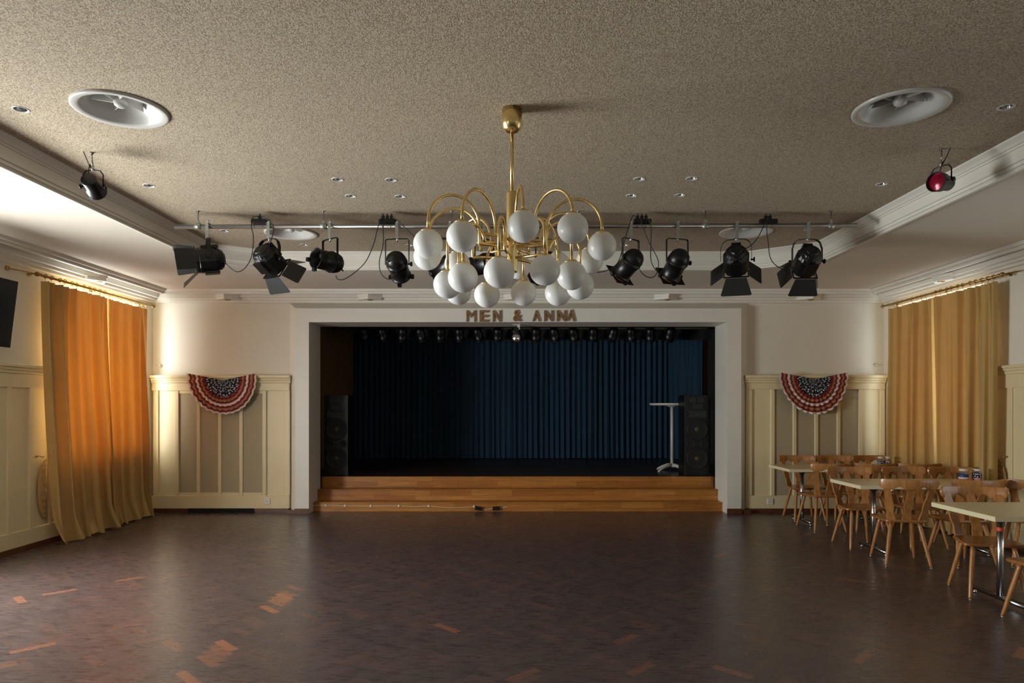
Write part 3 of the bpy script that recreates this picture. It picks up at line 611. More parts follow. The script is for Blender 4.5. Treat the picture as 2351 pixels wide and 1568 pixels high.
# bunting fans
def bunting(px, py, lab, seed):
    c = P(px, py, YB-0.16); rnd = random.Random(seed); R = 0.50
    t = thing('bunting_fan', lab, 'bunting', c, 0, 'stars and stripes bunting fans')
    rings = [0.02, 0.5, 0.578, 0.637, 0.696, 0.765, 0.824, 0.887, 0.946, 1.0]; mats = [m_bl_navy, m_bl_red, m_bl_tan, m_bl_red, m_bl_white, m_bl_red, m_bl_tan, m_bl_red, m_bl_white]
    names = ['star_field', 'stripe', 'stripe', 'stripe', 'stripe', 'stripe', 'stripe', 'stripe', 'hem']; NT = 192; pl = 17
    def pt(rr, i):
        th = PI*0.97+PI*1.06*i/NT
        wob = 1+0.012*math.sin(pl*2*PI*i/NT+1)*rr+0.02*math.sin(3*i/NT*PI+seed)
        up = 0.055*(abs(math.cos(th))**3)*rr
        return Vector((R*rr*wob*math.cos(th), -0.006-0.016*(rr**0.7)*(1+math.sin(pl*2*PI*i/NT+0.5*math.sin(i*0.21+seed))), R*rr*wob*math.sin(th)+up))
    for (r0, r1, m_, nm) in zip(rings, rings[1:], mats, names):
        bm = NB(); uvl = bm.loops.layers.uv.new('UVMap'); ks = 8 if nm == 'star_field' else 1
        g = [[bm.verts.new(pt(r0+(r1-r0)*k_/ks, i)) for i in range(NT+1)] for k_ in range(ks+1)]
        for k_ in range(ks):
            for i in range(NT):
                f = bm.faces.new((g[k_][i], g[k_][i+1], g[k_+1][i+1], g[k_+1][i])); f.smooth = True
                for lp, (uu, vv) in zip(f.loops, ((i, k_), (i+1, k_), (i+1, k_+1), (i, k_+1))): lp[uvl].uv = (uu/NT, vv/ks)
        obj(nm, bm, m_, t, recalc=False)
bunting(512, 873, 'red, white and navy bunting fan on the left radiator cover', 1); bunting(1868, 871, 'red, white and navy bunting fan on the right radiator cover', 2)
# ------------------------------------------------------------------ chandelier
CHY = 4.28
ch = thing('chandelier', 'large brass chandelier with twenty white glass globes on curved arms', 'chandelier', (0, CHY, Z2))
def cl(p): return Vector(p)-Vector((0, CHY, Z2))
bm = NB(); lathe(bm, [(0, 0), (0.064, 0), (0.064, -0.095), (0.062, -0.10), (0.055, -0.125), (0.036, -0.142), (0.012, -0.148), (0, -0.148)], 36); obj('canopy', bm, m_brass, ch)
bm = NB(); tube(bm, [(0, 0, -0.14), (0, 0, 2.92-Z2)], 0.0115, 12); obj('rod', bm, m_brass, ch)
bm = NB(); lathe(bm, [(0, 2.915-Z2), (0.035, 2.913-Z2), (0.036, 2.905-Z2), (0.036, 2.42-Z2), (0.034, 2.412-Z2), (0, 2.41-Z2)], 28); obj('column', bm, m_brass, ch)
GR = 0.088
globes = []
up_px = {3: (1201, 520), 4: (1315, 524), 5: (1382, 565), 12: (1354, 599), 19: (1280, 608), 20: (1190, 612), 13: (1050, 606), 6: (981, 589), 1: (983, 560), 2: (1061, 543)}
lo_px = {10: (1251, 620), 11: (1312, 632), 18: (1332, 656), 17: (1281, 672), 16: (1202, 673), 15: (1118, 677), 14: (1053, 669), 7: (1027.5, 653), 8: (1063, 637), 9: (1146, 625)}
for i, k in enumerate((3, 4, 5, 12, 19, 20, 13, 6, 1, 2)): a = math.radians(6+36*i); globes.append((0.56, a, up_px[k], True))
for i, k in enumerate((10, 11, 18, 17, 16, 15, 14, 7, 8, 9)): a = math.radians(24+36*i); globes.append((0.43, a, lo_px[k], False))
gproto = None
for i, (R, a, (px, py), upper) in enumerate(globes):
    g = P(px, py, CHY-R*math.cos(a)); g.y = CHY-R*math.cos(a); c = Vector((0, CHY, 0)); rad = Vector((g.x, g.y-CHY, 0)); Rr = rad.length; d = rad/Rr
    top = g.z+GR+0.008
    if upper: ri = 0.20+0.01*(i % 3); zin = 2.57+(0.035 if i % 2 else 0.0)
    else: ri = 0.235+0.01*(i % 2); zin = 2.50 if i % 2 else 2.615
    hw = (Rr-ri)/2; zap = (2.835 if upper else 2.665)+0.012*((i*7) % 3-1); zs = zap-hw*1.05
    q = lambda r, z: cl((d.x*r, CHY+d.y*r, z))
    path = [q(0.03, zin), q(ri-0.004, zin), q(ri, zin+0.004)]
    if not upper and zin > zs: pass
    path += [q(ri, max(zin+0.01, zs-0.02))]
    for k in range(0, 19):
        t_ = PI*k/18; path.append(q(ri+hw-hw*math.cos(t_), zs+hw*1.05*math.sin(t_)))
    path += [q(Rr, top)]
    bm = NB(); tube(bm, path, 0.0095, 10); arm = obj('arm', bm, m_brass, ch)
    gl = cl(g)
    bm = NB(); lathe(bm, [(0, 0.014), (0.008, 0.013), (0.012, 0.006), (0.035, -0.002), (0.047, -0.012), (0.043, -0.014), (0, -0.013)], 24, Matrix.Translation(gl+Vector((0, 0, GR)))); obj('cap', bm, m_brassold if False else m_brass, arm)
    if gproto is None:
        bm = NB(); bmesh.ops.create_uvsphere(bm, u_segments=36, v_segments=24, radius=GR)
        for f in bm.faces: f.smooth = True
        gproto = obj('globe', bm, m_opal, arm); gproto.location = gl
    else:
        o = gproto.copy(); C.objects.link(o); o.parent = arm; o.location = gl
# ------------------------------------------------------------------ lighting pipe and stage lights
PY, PZ = 6.52, 3.288
bm = NB(); tube(bm, [(-3.22, PY, PZ-0.005), (3.29, PY, PZ+0.007)], 0.0215, 18)
pipe = thing('lighting_pipe', 'long horizontal steel pipe hung under the ceiling, carrying the stage spotlights', 'pipe', (0, PY, PZ))
for v in bm.verts: v.co -= Vector((0, PY, PZ))
obj('pipe', bm, m_pipe, pipe)
for px in (455, 743, 1038, 1330, 1620, 1908):
    x = (px-CX)*PY/F; bm = NB(); tube(bm, [(x, 0, 0), (x, 0, Z2-PZ)], 0.005, 8); tube(bm, [(x-0.02, 0, Z2-PZ-0.004), (x+0.015, 0, Z2-PZ-0.004)], 0.006, 6); obj('hanger_rod', bm, m_darkchrome, pipe)
    bm = NB(); tube(bm, [(x-0.03, 0, 0), (x+0.03, 0, 0)], 0.027, 16); box(bm, x-0.012, x+0.012, -0.012, 0.012, 0.02, 0.05); obj('hanger_clamp', bm, m_steel, pipe)
XAX = Matrix.Rotation(PI/2, 4, 'Y')
def spotlight(kind, clampx, center, d, lab, gel=None, frame=True, yr=None, mount='pipe'):
    d = Vector(d).normalized(); Y = PY
    x = (clampx-CX)*Y/F; cpos = P(center[0], center[1], Y-0.0) ; zc = cpos.z
    t = thing('stage_spotlight', lab, 'spotlight', (x, Y, PZ), 0, 'black spotlights hung from the lighting pipe')
    yaw = math.atan2(-d.x, d.y); R = 0.125 if kind == 'fresnel' else 0.10; yw = R+0.015; c = Vector((cpos.x*0.35+x*0.65-x, 0, zc-PZ)); ytop = -0.12
    # clamp
    bm = NB(); box(bm, -0.014, 0.014, -0.032, -0.027, -0.125, 0.03); box(bm, -0.014, 0.014, -0.03, 0.03, 0.024, 0.03); box(bm, -0.014, 0.014, 0.025, 0.03, -0.02, 0.03); tube(bm, [(-0.002, -0.035, 0.03), (0.028, -0.04, 0.045)], 0.004, 6)
    box(bm, -0.014, 0.014, -0.03, 0.012, -0.125, -0.12); obj('clamp', bm, m_steel, t)
    bm = NB(); tube(bm, [(0, 0, -0.10), (0, 0, -0.145)], 0.008, 8); obj('bolt', bm, m_chrome, t)
    # yoke: flat strip bent in a U
    yb = 0.0 if kind == 'fresnel' else 0.0
    ym = Matrix.Translation((0, 0, 0)) @ Matrix.Rotation(yaw if kind == 'fresnel' or abs(math.sin(yaw)) < 0.75 else yaw*0.5, 4, 'Z')
    zpv = c.z
    if kind == 'fresnel': us = [(-yw, zpv), (-yw, zpv+0.12), (-yw*0.86, ytop-0.035), (-yw*0.6, ytop-0.01), (0, ytop), (yw*0.6, ytop-0.01), (yw*0.86, ytop-0.035), (yw, zpv+0.12), (yw, zpv)]
    else: us = [(-yw, zpv), (-yw, ytop-0.015), (-yw+0.012, ytop-0.003), (0, ytop), (yw-0.012, ytop-0.003), (yw, ytop-0.015), (yw, zpv)]
    bm = NB(); hw_ = 0.017 if kind == 'fresnel' else 0.011; th = 0.0045
    def strip(us, hw_, th, M_):
        rows = []
        for i, (a, b) in enumerate(us):
            p0 = us[max(i-1, 0)]; p1 = us[min(i+1, len(us)-1)]; tg = Vector((p1[0]-p0[0], p1[1]-p0[1])).normalized(); n_ = Vector((-tg.y, tg.x))*th/2
            rows.append([bm.verts.new(M_ @ Vector((a+sx*n_.x, sy*hw_, b+sx*n_.y))) for sx, sy in ((-1, -1), (1, -1), (1, 1), (-1, 1))])
        for A, B in zip(rows, rows[1:]):
            for k in range(4): bm.faces.new((A[k], A[(k+1) % 4], B[(k+1) % 4], B[k]))
        bm.faces.new(rows[0]); bm.faces.new(rows[-1])
    strip(us, hw_, th, ym); obj('yoke', bm, m_black, t)
    bm = NB(); kn = ym @ Matrix.Translation((yw, 0, zpv)) @ XAX; lathe(bm, [(0, -0.01), (0.008, -0.01), (0.008, 0.015), (0.022, 0.016), (0.022, 0.03), (0, 0.03)], 12, kn); obj('knob', bm, m_black, t)
    # body, built along +Y then turned
    q = d.to_track_quat('Y', 'Z'); cc = Vector((0, 0, zpv))
    if kind == 'fresnel':
        bm = NB(); lathe(bm, [(0, -0.175), (0.06, -0.175), (0.068, -0.165), (0.098, -0.15), (0.105, -0.135), (0.135, -0.075), (0.142, -0.07), (0.142, 0.09), (0.138, 0.095), (0.138, 0.125), (0.112, 0.125), (0.108, 0.10)], 12, YAX, smooth=False, a0=PI/12)
        for k in range(5): lathe(bm, [(0.102-0.002*k, -0.140-0.004*k), (0.118, -0.125+0.012*k), (0.118, -0.120+0.012*k)], 12, YAX, smooth=False)
        box(bm, -0.05, 0.05, -0.12, 0.06, 0.125, 0.155)
        for k in range(5): box(bm, -0.045, 0.045, -0.11+k*0.03, -0.10+k*0.03, 0.155, 0.162)
        box(bm, -0.06, 0.06, -0.10, 0.05, -0.158, -0.13)
        body = obj('body', bm, m_black, t); body.location = cc; body.rotation_mode = 'QUATERNION'; body.rotation_quaternion = q; body.scale = (0.86, 0.86, 0.86)
        bm = NB(); lathe(bm, [(0, 0.125), (0.05, 0.118), (0.085, 0.108), (0.108, 0.095)], 28, YAX); obj('lens', bm, m_jarlens, body)
        bm = NB(); s_ = 0.135; yy = 0.135
        for (a, b, c_, e) in ((-s_, s_, s_-0.012, s_), (-s_, s_, -s_, -s_+0.012), (-s_, -s_+0.012, -s_, s_), (s_-0.012, s_, -s_, s_)): box(bm, a, b, yy-0.01, yy, c_, e)
        obj('door_frame', bm, m_black, body)
        for k in range(4):
            M_ = Matrix.Rotation(k*PI/2, 4, 'Y'); op = (0.62, 0.5, 0.75, 0.5)[k] if yr is None else yr[k]
            big = k % 2 == 0
            w0, w1, L_ = (0.11, 0.165 if big else 0.115, 0.20)
            bm = NB(); H_ = M_ @ Matrix.Translation((0, yy, s_)) @ Matrix.Rotation(op, 4, 'X')
            prism(bm, [(-w0, 0.004), (-w1, L_-0.012), (-w1+0.012, L_), (w1-0.012, L_), (w1, L_-0.012), (w0, 0.004)], 'z', -0.0015, 0.0015)
            for v in bm.verts: v.co = H_ @ v.co
            obj('barn_door_flap', bm, m_flap, body)
    else:
        bm = NB(); lathe(bm, [(0, -0.135), (0.03, -0.133), (0.034, -0.128), (0.06, -0.118), (0.085, -0.092), (0.098, -0.055), (0.1, -0.02), (0.104, -0.018), (0.104, -0.008), (0.1, -0.006), (0.1, 0.012), (0.093, 0.02), (0.093, 0.15), (0.099, 0.155), (0.099, 0.165), (0.094, 0.165), (0.09, 0.06)], 32, YAX)
        tube(bm, [(-0.05, -0.10, -0.06), (-0.055, -0.115, -0.075)], 0.008, 6)
        body = obj('body', bm, m_black, t); body.location = cc; body.rotation_mode = 'QUATERNION'; body.rotation_quaternion = q
        bm = NB(); lathe(bm, [(0, 0.07), (0.05, 0.068), (0.091, 0.055)], 28, YAX); obj('lens', bm, m_jarlens, body)
        bm = NB()
        for k in range(3):
            a = k*PI/2+PI
            Mr = Matrix.Rotation(a-PI/2, 4, 'Y'); vs = box(bm, -0.018, 0.018, 0.155, 0.185, 0.092, 0.125)
            for v in vs: v.co = Mr @ v.co
        obj('gel_clip', bm, m_black, body)
        if gel:
            bm = NB(); n = 32; o_ = 0.118; r_ = 0.082
            out = [Vector((math.cos(2*PI*k/n), 0, math.sin(2*PI*k/n)))*(o_/max(abs(math.cos(2*PI*k/n)), abs(math.sin(2*PI*k/n)))) for k in range(n)]
            inn = [Vector((r_*math.cos(2*PI*k/n), 0, r_*math.sin(2*PI*k/n))) for k in range(n)]
            vo = [[bm.verts.new(p+Vector((0, yy, 0))) for p in lst] for lst, yy in ((out, 0.170), (inn, 0.170), (inn, 0.176), (out, 0.176))]
            for A, B in zip(vo, vo[1:]+vo[:1]):
                for k in range(n): bm.faces.new((A[k], A[(k+1) % n], B[(k+1) % n], B[k]))
            obj('gel_frame', bm, m_blackmat, body)
            bm = NB(); lathe(bm, [(0, 0.1725), (0.10, 0.1725), (0.10, 0.1745), (0, 0.1745)], 24, YAX); lathe(bm, [(0.099, 0.165), (0.103, 0.165), (0.103, 0.1695), (0.099, 0.1695)], 24, YAX); obj('colour_gel', bm, gel, body)
    return t
m_jarlens = mat('lamp_lens', (0.30, 0.31, 0.32, 1), 0.12, 0.9)
m_flap = mat('barn_door_paint', srgb(34, 35, 37), 0.36)
spotlight('fresnel', 478, (480, 597), (-0.86, -0.42, -0.15), 'black fresnel spotlight with barn doors, leftmost on the pipe', yr=(0.1, 0.35, 0.7, 0.2))
spotlight('fresnel', 618, (638, 598), (0.42, 0.72, -0.58), 'black barn-door spotlight, second from the left on the pipe', yr=(0.6, 0.75, 0.3, 0.5))
spotlight('par', 758, (762, 601), (-0.62, -0.75, 0.05), 'black can spotlight facing the room, third from the left on the pipe')
spotlight('par', 912, (917, 607), (0.10, 0.8, -0.52), 'black can spotlight seen from behind, fourth from the left on the pipe')
spotlight('par', 1033, (1012, 608), (-0.72, 0.35, -0.55), 'black can spotlight with empty square frame behind the left globes', gel=m_blackmat)
spotlight('par', 1112, (1122, 606), (-0.92, 0.15, -0.2), 'black can spotlight with red gel behind the left of the chandelier column', gel=m_redge)
spotlight('par', 1254, (1238, 606), (-0.72, 0.5, -0.45), 'black can spotlight with red gel behind the right of the chandelier column', gel=m_redge)
spotlight('par', 1448, (1452, 602), (-0.5, 0.62, -0.6), 'black can spotlight with amber gel just right of the globes', gel=m_orange)
spotlight('par', 1555, (1557, 602), (-0.22, 0.72, -0.62), 'black can spotlight with amber gel, third from the right on the pipe', gel=m_orange)
spotlight('fresnel', 1690, (1694, 598), (0.25, 0.76, -0.5), 'black barn-door spotlight with a pale grey lower flap, second from the right', yr=(0.35, 0.75, 1.0, 0.8))
spotlight('fresnel', 1853, (1853, 600), (0.02, 0.82, -0.5), 'black barn-door spotlight, rightmost on the pipe', yr=(0.4, 0.35, 0.6, 0.4))
# power strips and cables
for px, py, n_, lab in ((597, 508, 1, 'black power strip on the pipe above the second spotlight from the left'), (890, 510, 3, 'black power strip on the pipe left of the chandelier'),
                    (1475, 507, 3, 'black power strip on the pipe right of the chandelier'), (1765, 503, 2, 'black power strip on the pipe above the barn-door lights at right')):
    q = P(px, py, PY-0.01); t = thing('power_strip', lab, 'power strip', (q.x, PY, PZ+0.045), 0, 'black power strips tied to the pipe')
    bm = NB(); box(bm, -0.085, 0.085, -0.025, 0.025, -0.022, 0.022); obj('strip_body', bm, m_black, t, bevel=0.008)
    for k in range(n_):
        x = (k-(n_-1)/2)*0.04-0.005; bm = NB(); box(bm, x-0.014, x+0.014, -0.014, 0.014, 0.022, 0.055); tube(bm, [(x, 0, 0.05), (x, -0.005, 0.075)], 0.006, 6); obj('plug', bm, m_black, t, bevel=0.003)
    bm = NB()
    for x in (-0.05, 0.03): lathe(bm, [(0.03, -0.002), (0.032, 0), (0.03, 0.002)], 16, Matrix.Translation((x, 0, -0.035)) @ XAX)
    obj('cable_tie', bm, m_cable, t)
CB = [('black cable looping from the left strip to the leftmost spotlight', 6.46, [(593, 497), (580, 500), (577, 520), (582, 545), (577, 590), (562, 616), (545, 624), (530, 616), (518, 604)]),
      ('black cable from the left strip to the second spotlight', 6.42, [(600, 497), (612, 502), (625, 515), (628, 530), (620, 560), (612, 580), (602, 603)]),
      ('black cable hanging from the strip down to the room-facing can spotlight', 6.45, [(884, 500), (876, 501), (868, 520), (858, 560), (840, 600), (815, 625), (790, 641), (775, 641), (771, 632)]),
      ('black cable looping below the can spotlight seen from behind', 6.40, [(890, 498), (880, 520), (880, 560), (871, 600), (875, 628), (892, 641), (907, 632), (911, 620)]),
      ('black cable from the strip left of the chandelier towards the globes', 6.46, [(900, 498), (915, 508), (935, 528), (955, 545), (985, 552), (1015, 550), (1033, 548)]),
      ('black cable hanging behind the right globes to the amber-gel spotlight', 6.42, [(1460, 502), (1454, 495), (1445, 515), (1432, 560), (1420, 600), (1400, 618), (1375, 625), (1362, 623)]),
      ('black cable looping under the amber-gel spotlight by the globes', 6.38, [(1472, 500), (1475, 520), (1492, 560), (1508, 590), (1512, 610), (1505, 632), (1490, 637), (1475, 628), (1464, 612)]),
      ('black cable from the right strip down to the third spotlight from the right', 6.43, [(1482, 500), (1492, 508), (1495, 530), (1494, 590), (1500, 612), (1515, 628), (1535, 638)]),
      ('black cable from the far right strip to the pale-flap barn-door spotlight', 6.40, [(1763, 497), (1755, 515), (1740, 545), (1722, 565), (1700, 575), (1680, 584), (1673, 580)]),
      ('black cable looping from the far right strip to the rightmost spotlight', 6.40, [(1767, 497), (1760, 520), (1764, 560), (1768, 590), (1780, 608), (1800, 617), (1825, 612), (1840, 598), (1844, 580)])]
for lab, Y, pts in CB:
    bm = NB(); tube(bm, smooth_path([P(a, b, Y) for a, b in pts], 6), 0.0042, 8); tag(obj('power_cable', bm, m_cable), lab, 'cable', 'black cables on the lighting pipe')
# two small ceiling spotlights
def small_spot(mx, my, bx2, by2, d, lab, gel):
    c0 = onceil(mx, my); t = thing('ceiling_spotlight', lab, 'spotlight', (c0[0], c0[1], Z2)); b = P(bx2, by2, c0[1]-0.01)-Vector((c0[0], c0[1], Z2))
    zt = b.z+0.145
    bm = NB(); lathe(bm, [(0, 0), (0.015, 0), (0.012, -0.01), (0, -0.012)], 12); tube(bm, [(0, 0, 0), (b.x*0.6, 0, zt)], 0.0045, 8); obj('drop_rod', bm, m_darkchrome, t)
    bm = NB(); s = 1 if gel else -1; tube(bm, smooth_path([(s*0.05, -0.02, 0), (s*0.02, -0.02, -0.07), (b.x-0.01, -0.015, -0.12), (b.x+0.012*s, -0.02, zt+0.01), (b.x-0.02, -0.02, zt-0.06), (b.x-0.0, 0.0, b.z+0.05)], 6), 0.003, 6); obj('flex', bm, m_cable, t)
    bm = NB(); yw = 0.072; M_ = Matrix.Translation((b.x, 0, 0)) @ Matrix.Rotation(math.atan2(-d[0], d[1])*(0.3 if not gel else 1), 4, 'Z')
    pts = [(-yw, b.z), (-yw, b.z+0.085), (-yw*0.7, b.z+0.115), (0, b.z+0.12), (yw*0.7, b.z+0.115), (yw, b.z+0.085), (yw, b.z)]
    tube(bm, [M_ @ Vector((p, 0, q)) for p, q in pts], 0.005, 8); obj('yoke', bm, m_black, t)
    bm = NB(); tube(bm, [(b.x*0.6, 0, zt+0.005), (b.x, 0, b.z+0.115)], 0.012, 8); obj('swivel', bm, m_steel, t)
    for s2 in (-1, 1):
        bm = NB(); lathe(bm, [(0, 0), (0.006, 0), (0.006, 0.012), (0.018, 0.013), (0.018, 0.02), (0, 0.02)], 12, M_ @ Matrix.Translation((s2*yw, 0, b.z)) @ (XAX if s2 > 0 else XAX.inverted())); obj('knob', bm, m_black, t)
    bm = NB(); lathe(bm, [(0, -0.085), (0.05, -0.085), (0.053, -0.08), (0.053, -0.01), (0.066, 0.005), (0.068, 0.06), (0.071, 0.06), (0.071, 0.068), (0.064, 0.068), (0.062, 0.05)], 28, YAX)
    body = obj('body', bm, m_black, t); body.location = (b.x, 0, b.z); body.rotation_mode = 'QUATERNION'; body.rotation_quaternion = Vector(d).to_track_quat('Y', 'Z')
    bm = NB(); lathe(bm, [(0, 0.062), (0.03, 0.06), (0.063, 0.05)], 24, YAX); obj('colour_gel' if gel else 'lens', bm, gel or m_jarlens, body)
small_spot(211, 350, 212, 427, (-0.15, 0.93, -0.3), 'small black spotlight hanging from the ceiling at the left, seen from behind', None)
small_spot(2162, 342, 2163, 418, (-0.88, -0.45, -0.06), 'small black spotlight with a glowing red lens hanging at the right', m_red)
# ------------------------------------------------------------------ curtains, rods, tiebacks
def fold_curtain(lab, sgn, X, yt, yb, zt, zb, folds, amp, seed, xb=0.0, puddle=0.0, ring_r=0.022, nz=36, sub=16, drift=0.0, flip=False):
    """hangs parallel to a side wall; yt/yb = (start, end) along Y at top and bottom, x shift towards the room at the foot xb"""
    rnd = random.Random(seed); bm = NB(); N = folds*sub; rows = []
    ph = [rnd.uniform(-1.2, 1.2) for _ in range(folds+2)]; am = [rnd.uniform(0.45, 1.35) for _ in range(folds+2)]; ck = [rnd.uniform(-1, 1) for _ in range(folds+2)]
    for j in range(nz+1):
        v = j/nz; z = zt+(zb-zt)*v; row = []
        for i in range(N+1):
            s = i/N; f = i/sub; k = int(f); e = f-k; e = e*e*(3-2*e); a = am[k]*(1-e)+am[k+1]*e; p = ph[k]*(1-e)+ph[k+1]*e; c = ck[k]*(1-e)+ck[k+1]*e
            y = (yt[0]+(yb[0]-yt[0])*v**1.4)*(1-s)+(yt[1]+(yb[1]-yt[1])*v**1.4)*s
            tight = math.sin(2*PI*f*1.0)*math.exp(-v*5)*0.55
            loose = math.sin(2*PI*f*0.52+p+v*c*0.8)*a*min(1, 0.25+v*1.3)*0.9+math.sin(2*PI*f*1.04+2*p)*0.32*(1-v*0.55)
            x = X+sgn*(amp*(tight+loose)+xb*v**2)
            y += 0.03*math.cos(2*PI*f*0.52+p)*a*v-0.026*a*math.sin(2*(2*PI*f*0.52+p))*(0.3+0.7*v)
            zz = z
            if puddle and v > 0.9:
                q = (v-0.9)/0.1; bulge = max(0.0, math.sin(2*PI*f*0.36+p*0.6+seed)); x += sgn*puddle*(0.3+0.7*bulge)*q; zz = z+0.02*math.sin(f*2.3+seed)*q*q+(0.012 if q > 0.8 else 0)
            row.append(bm.verts.new((x, y, max(zz, 0.006))))
        rows.append(row)
    for a, b in zip(rows, rows[1:]):
        for i in range(N): bm.faces.new((a[i], a[i+1], b[i+1], b[i])).smooth = True
    t = thing('curtain', lab, 'curtain', (X, (yt[0]+yt[1])/2, 0))
    for v in bm.verts: v.co -= Vector((X, (yt[0]+yt[1])/2, 0))
    cl_ = obj('cloth', bm, m_curt, t, recalc=False)
    n = 11 if yt[1]-yt[0] > 1.1 else 10; L = yt[1]-yt[0]
    for i in range(n):
        y = -L/2+L*(i+0.5)/n+rnd.uniform(-0.02, 0.02); bm = NB()
        bmesh.ops.create_circle(bm, segments=8, radius=0.0035, matrix=Matrix.Identity(4)); bm.free(); bm = NB()
        pts = [(0.0+0.021*math.sin(a_), 0.012*math.cos(a_)*0.3, 0.021*math.cos(a_)) for a_ in [2*PI*k/16 for k in range(17)]]
        tube(bm, pts, 0.0045, 6, caps=False); tube(bm, [(0, 0, -0.021), (0.0, 0, -0.06)], 0.002, 5)
        obj('curtain_ring', bm, m_brassold, cl_ if False else t, loc=(0, y, 3.0))
    return t
RZ = 3.0
fold_curtain('ochre curtain glowing orange with puddled hem, nearer one of the left pair', 1, -5.14, (7.48, 8.66), (7.66, 8.86), RZ-0.06, 0.006, 10, 0.062, 21, xb=0.03, puddle=0.10)
fold_curtain('ochre curtain glowing orange, farther one of the left pair by the corner', 1, -5.18, (8.70, 9.72), (8.80, 9.80), RZ-0.06, 0.006, 9, 0.055, 5, xb=0.03, puddle=0.10)
fold_curtain('pale ochre curtain, nearer one of the right pair by the tables', -1, 5.335, (7.50, 8.63), (7.53, 8.58), RZ-0.06, 0.006, 11, 0.05, 11, xb=0.0, puddle=0.04)
fold_curtain('pale ochre curtain, farther one of the right pair by the corner', -1, 5.355, (8.645, 9.74), (8.55, 9.80), RZ-0.06, 0.006, 11, 0.05, 14, xb=0.0, puddle=0.04)
for X, y0, y1, sgn, lab in ((-5.15, 7.42, 9.78, 1, 'brass curtain rod with round finials above the left curtains'), (5.335, 7.44, 9.81, -1, 'brass curtain rod with round finials above the right curtains')):
    t = thing('curtain_rod', lab, 'curtain rod', (X, (y0+y1)/2, RZ), 0); h = (y1-y0)/2; wx = (XL if sgn > 0 else XR)-X
    bm = NB(); tube(bm, [(0, -h, 0), (0, h, 0)], 0.014, 12); obj('rod', bm, m_brassold, t)
    bm = NB(); tube(bm, [(-sgn*0.07, -h-0.02, 0.015), (-sgn*0.07, h, 0.015)], 0.009, 8); obj('rear_rod', bm, m_brassold, t)
    for s in (-1, 1):
        bm = NB(); bmesh.ops.create_uvsphere(bm, u_segments=14, v_segments=10, radius=0.027, matrix=Matrix.Translation((0, s*(h+0.015), 0))); obj('finial', bm, m_brassold, t)
    for y in (-h+0.08, 0, h-0.08):
        bm = NB(); tube(bm, [(0, y, 0.0), (-sgn*0.02, y, 0.022), (wx, y, 0.022)], 0.006, 8); tube(bm, [(wx, y, 0.022), (wx+sgn*0.012, y, 0.022)], 0.024, 12); obj('bracket', bm, m_brassold, t)
    bm = NB(); tube(bm, [(-sgn*0.07, -h-0.02, 0.015), (wx+sgn*0.02, -h-0.24, 0.02)], 0.007, 8); tube(bm, [(wx, -h-0.25, 0.02), (wx+sgn*0.02, -h-0.25, 0.02)], 0.026, 12); obj('side_stay', bm, m_brassold, t)
for X, sgn, yc, zc, lab, lab2 in ((XL, 1, 7.72, 0.63, 'cream crescent cloth tieback hanging on the wall left of the left curtains', 'small brass tieback hook on the wall left of the left curtains'),
                      (XR, -1, 7.66, 0.63, 'cream crescent cloth tieback hanging on the wall right of the right curtains', 'small brass tieback hook on the wall right of the right curtains')):
    bm = NB(); rows = []; x0 = X+sgn*0.045
    for i in range(41):
        a = PI*i/40; c_, s_ = math.cos(a), math.sin(a); w_ = 0.013*math.sin(a)
        yo = yc-0.15*s_-0.0; yi = yc-0.15*s_+0.13*s_; z = zc+0.34*c_; rows.append([bm.verts.new((x0+sgn*(0.004+w_+0.004*math.sin(i*1.9)), yo+(yi-yo)*k/4, z)) for k in range(5)]+[bm.verts.new((x0+sgn*0.001, yo+(yi-yo)*k/4, z)) for k in (4, 2, 0)])
    for A, B in zip(rows, rows[1:]):
        for k in range(8): bm.faces.new((A[k], A[(k+1) % 8], B[(k+1) % 8], B[k])).smooth = True
    tag(obj('curtain_tieback', bm, m_curt), lab, 'tieback')
    t = thing('tieback_hook', lab2, 'hook', (X, yc-0.13, 1.01)); bm = NB(); tube(bm, [(0, 0, 0), (sgn*0.03, 0, 0)], [0.02, 0.014], 12); obj('rosette', bm, m_brassold, t)
    bm = NB(); tube(bm, smooth_path([(sgn*0.02, 0, 0), (sgn*0.06, 0.01, 0.0), (sgn*0.075, 0.035, -0.015), (sgn*0.07, 0.05, 0.0)], 5), 0.005, 6); obj('hook', bm, m_brassold, t)
# wall television
t = thing('wall_television', 'black flat television tilted forward high on the left wall', 'television', (XL+0.285, 6.25, 2.49)); t.rotation_euler = (0, math.radians(7.0), 0)
bm = NB(); box(bm, -0.03, 0.02, -0.62, 0.62, -0.335, 0.335); obj('housing', bm, m_black, t, bevel=0.006)
bm = NB(); box(bm, 0.0185, 0.022, -0.585, 0.585, -0.30, 0.30); obj('screen', bm, m_screen, t)
bm = NB(); box(bm, -0.25, -0.03, -0.03, 0.03, -0.06, 0.06); box(bm, -0.28, -0.24, -0.08, 0.08, -0.15, 0.12); obj('wall_bracket', bm, m_black, t)
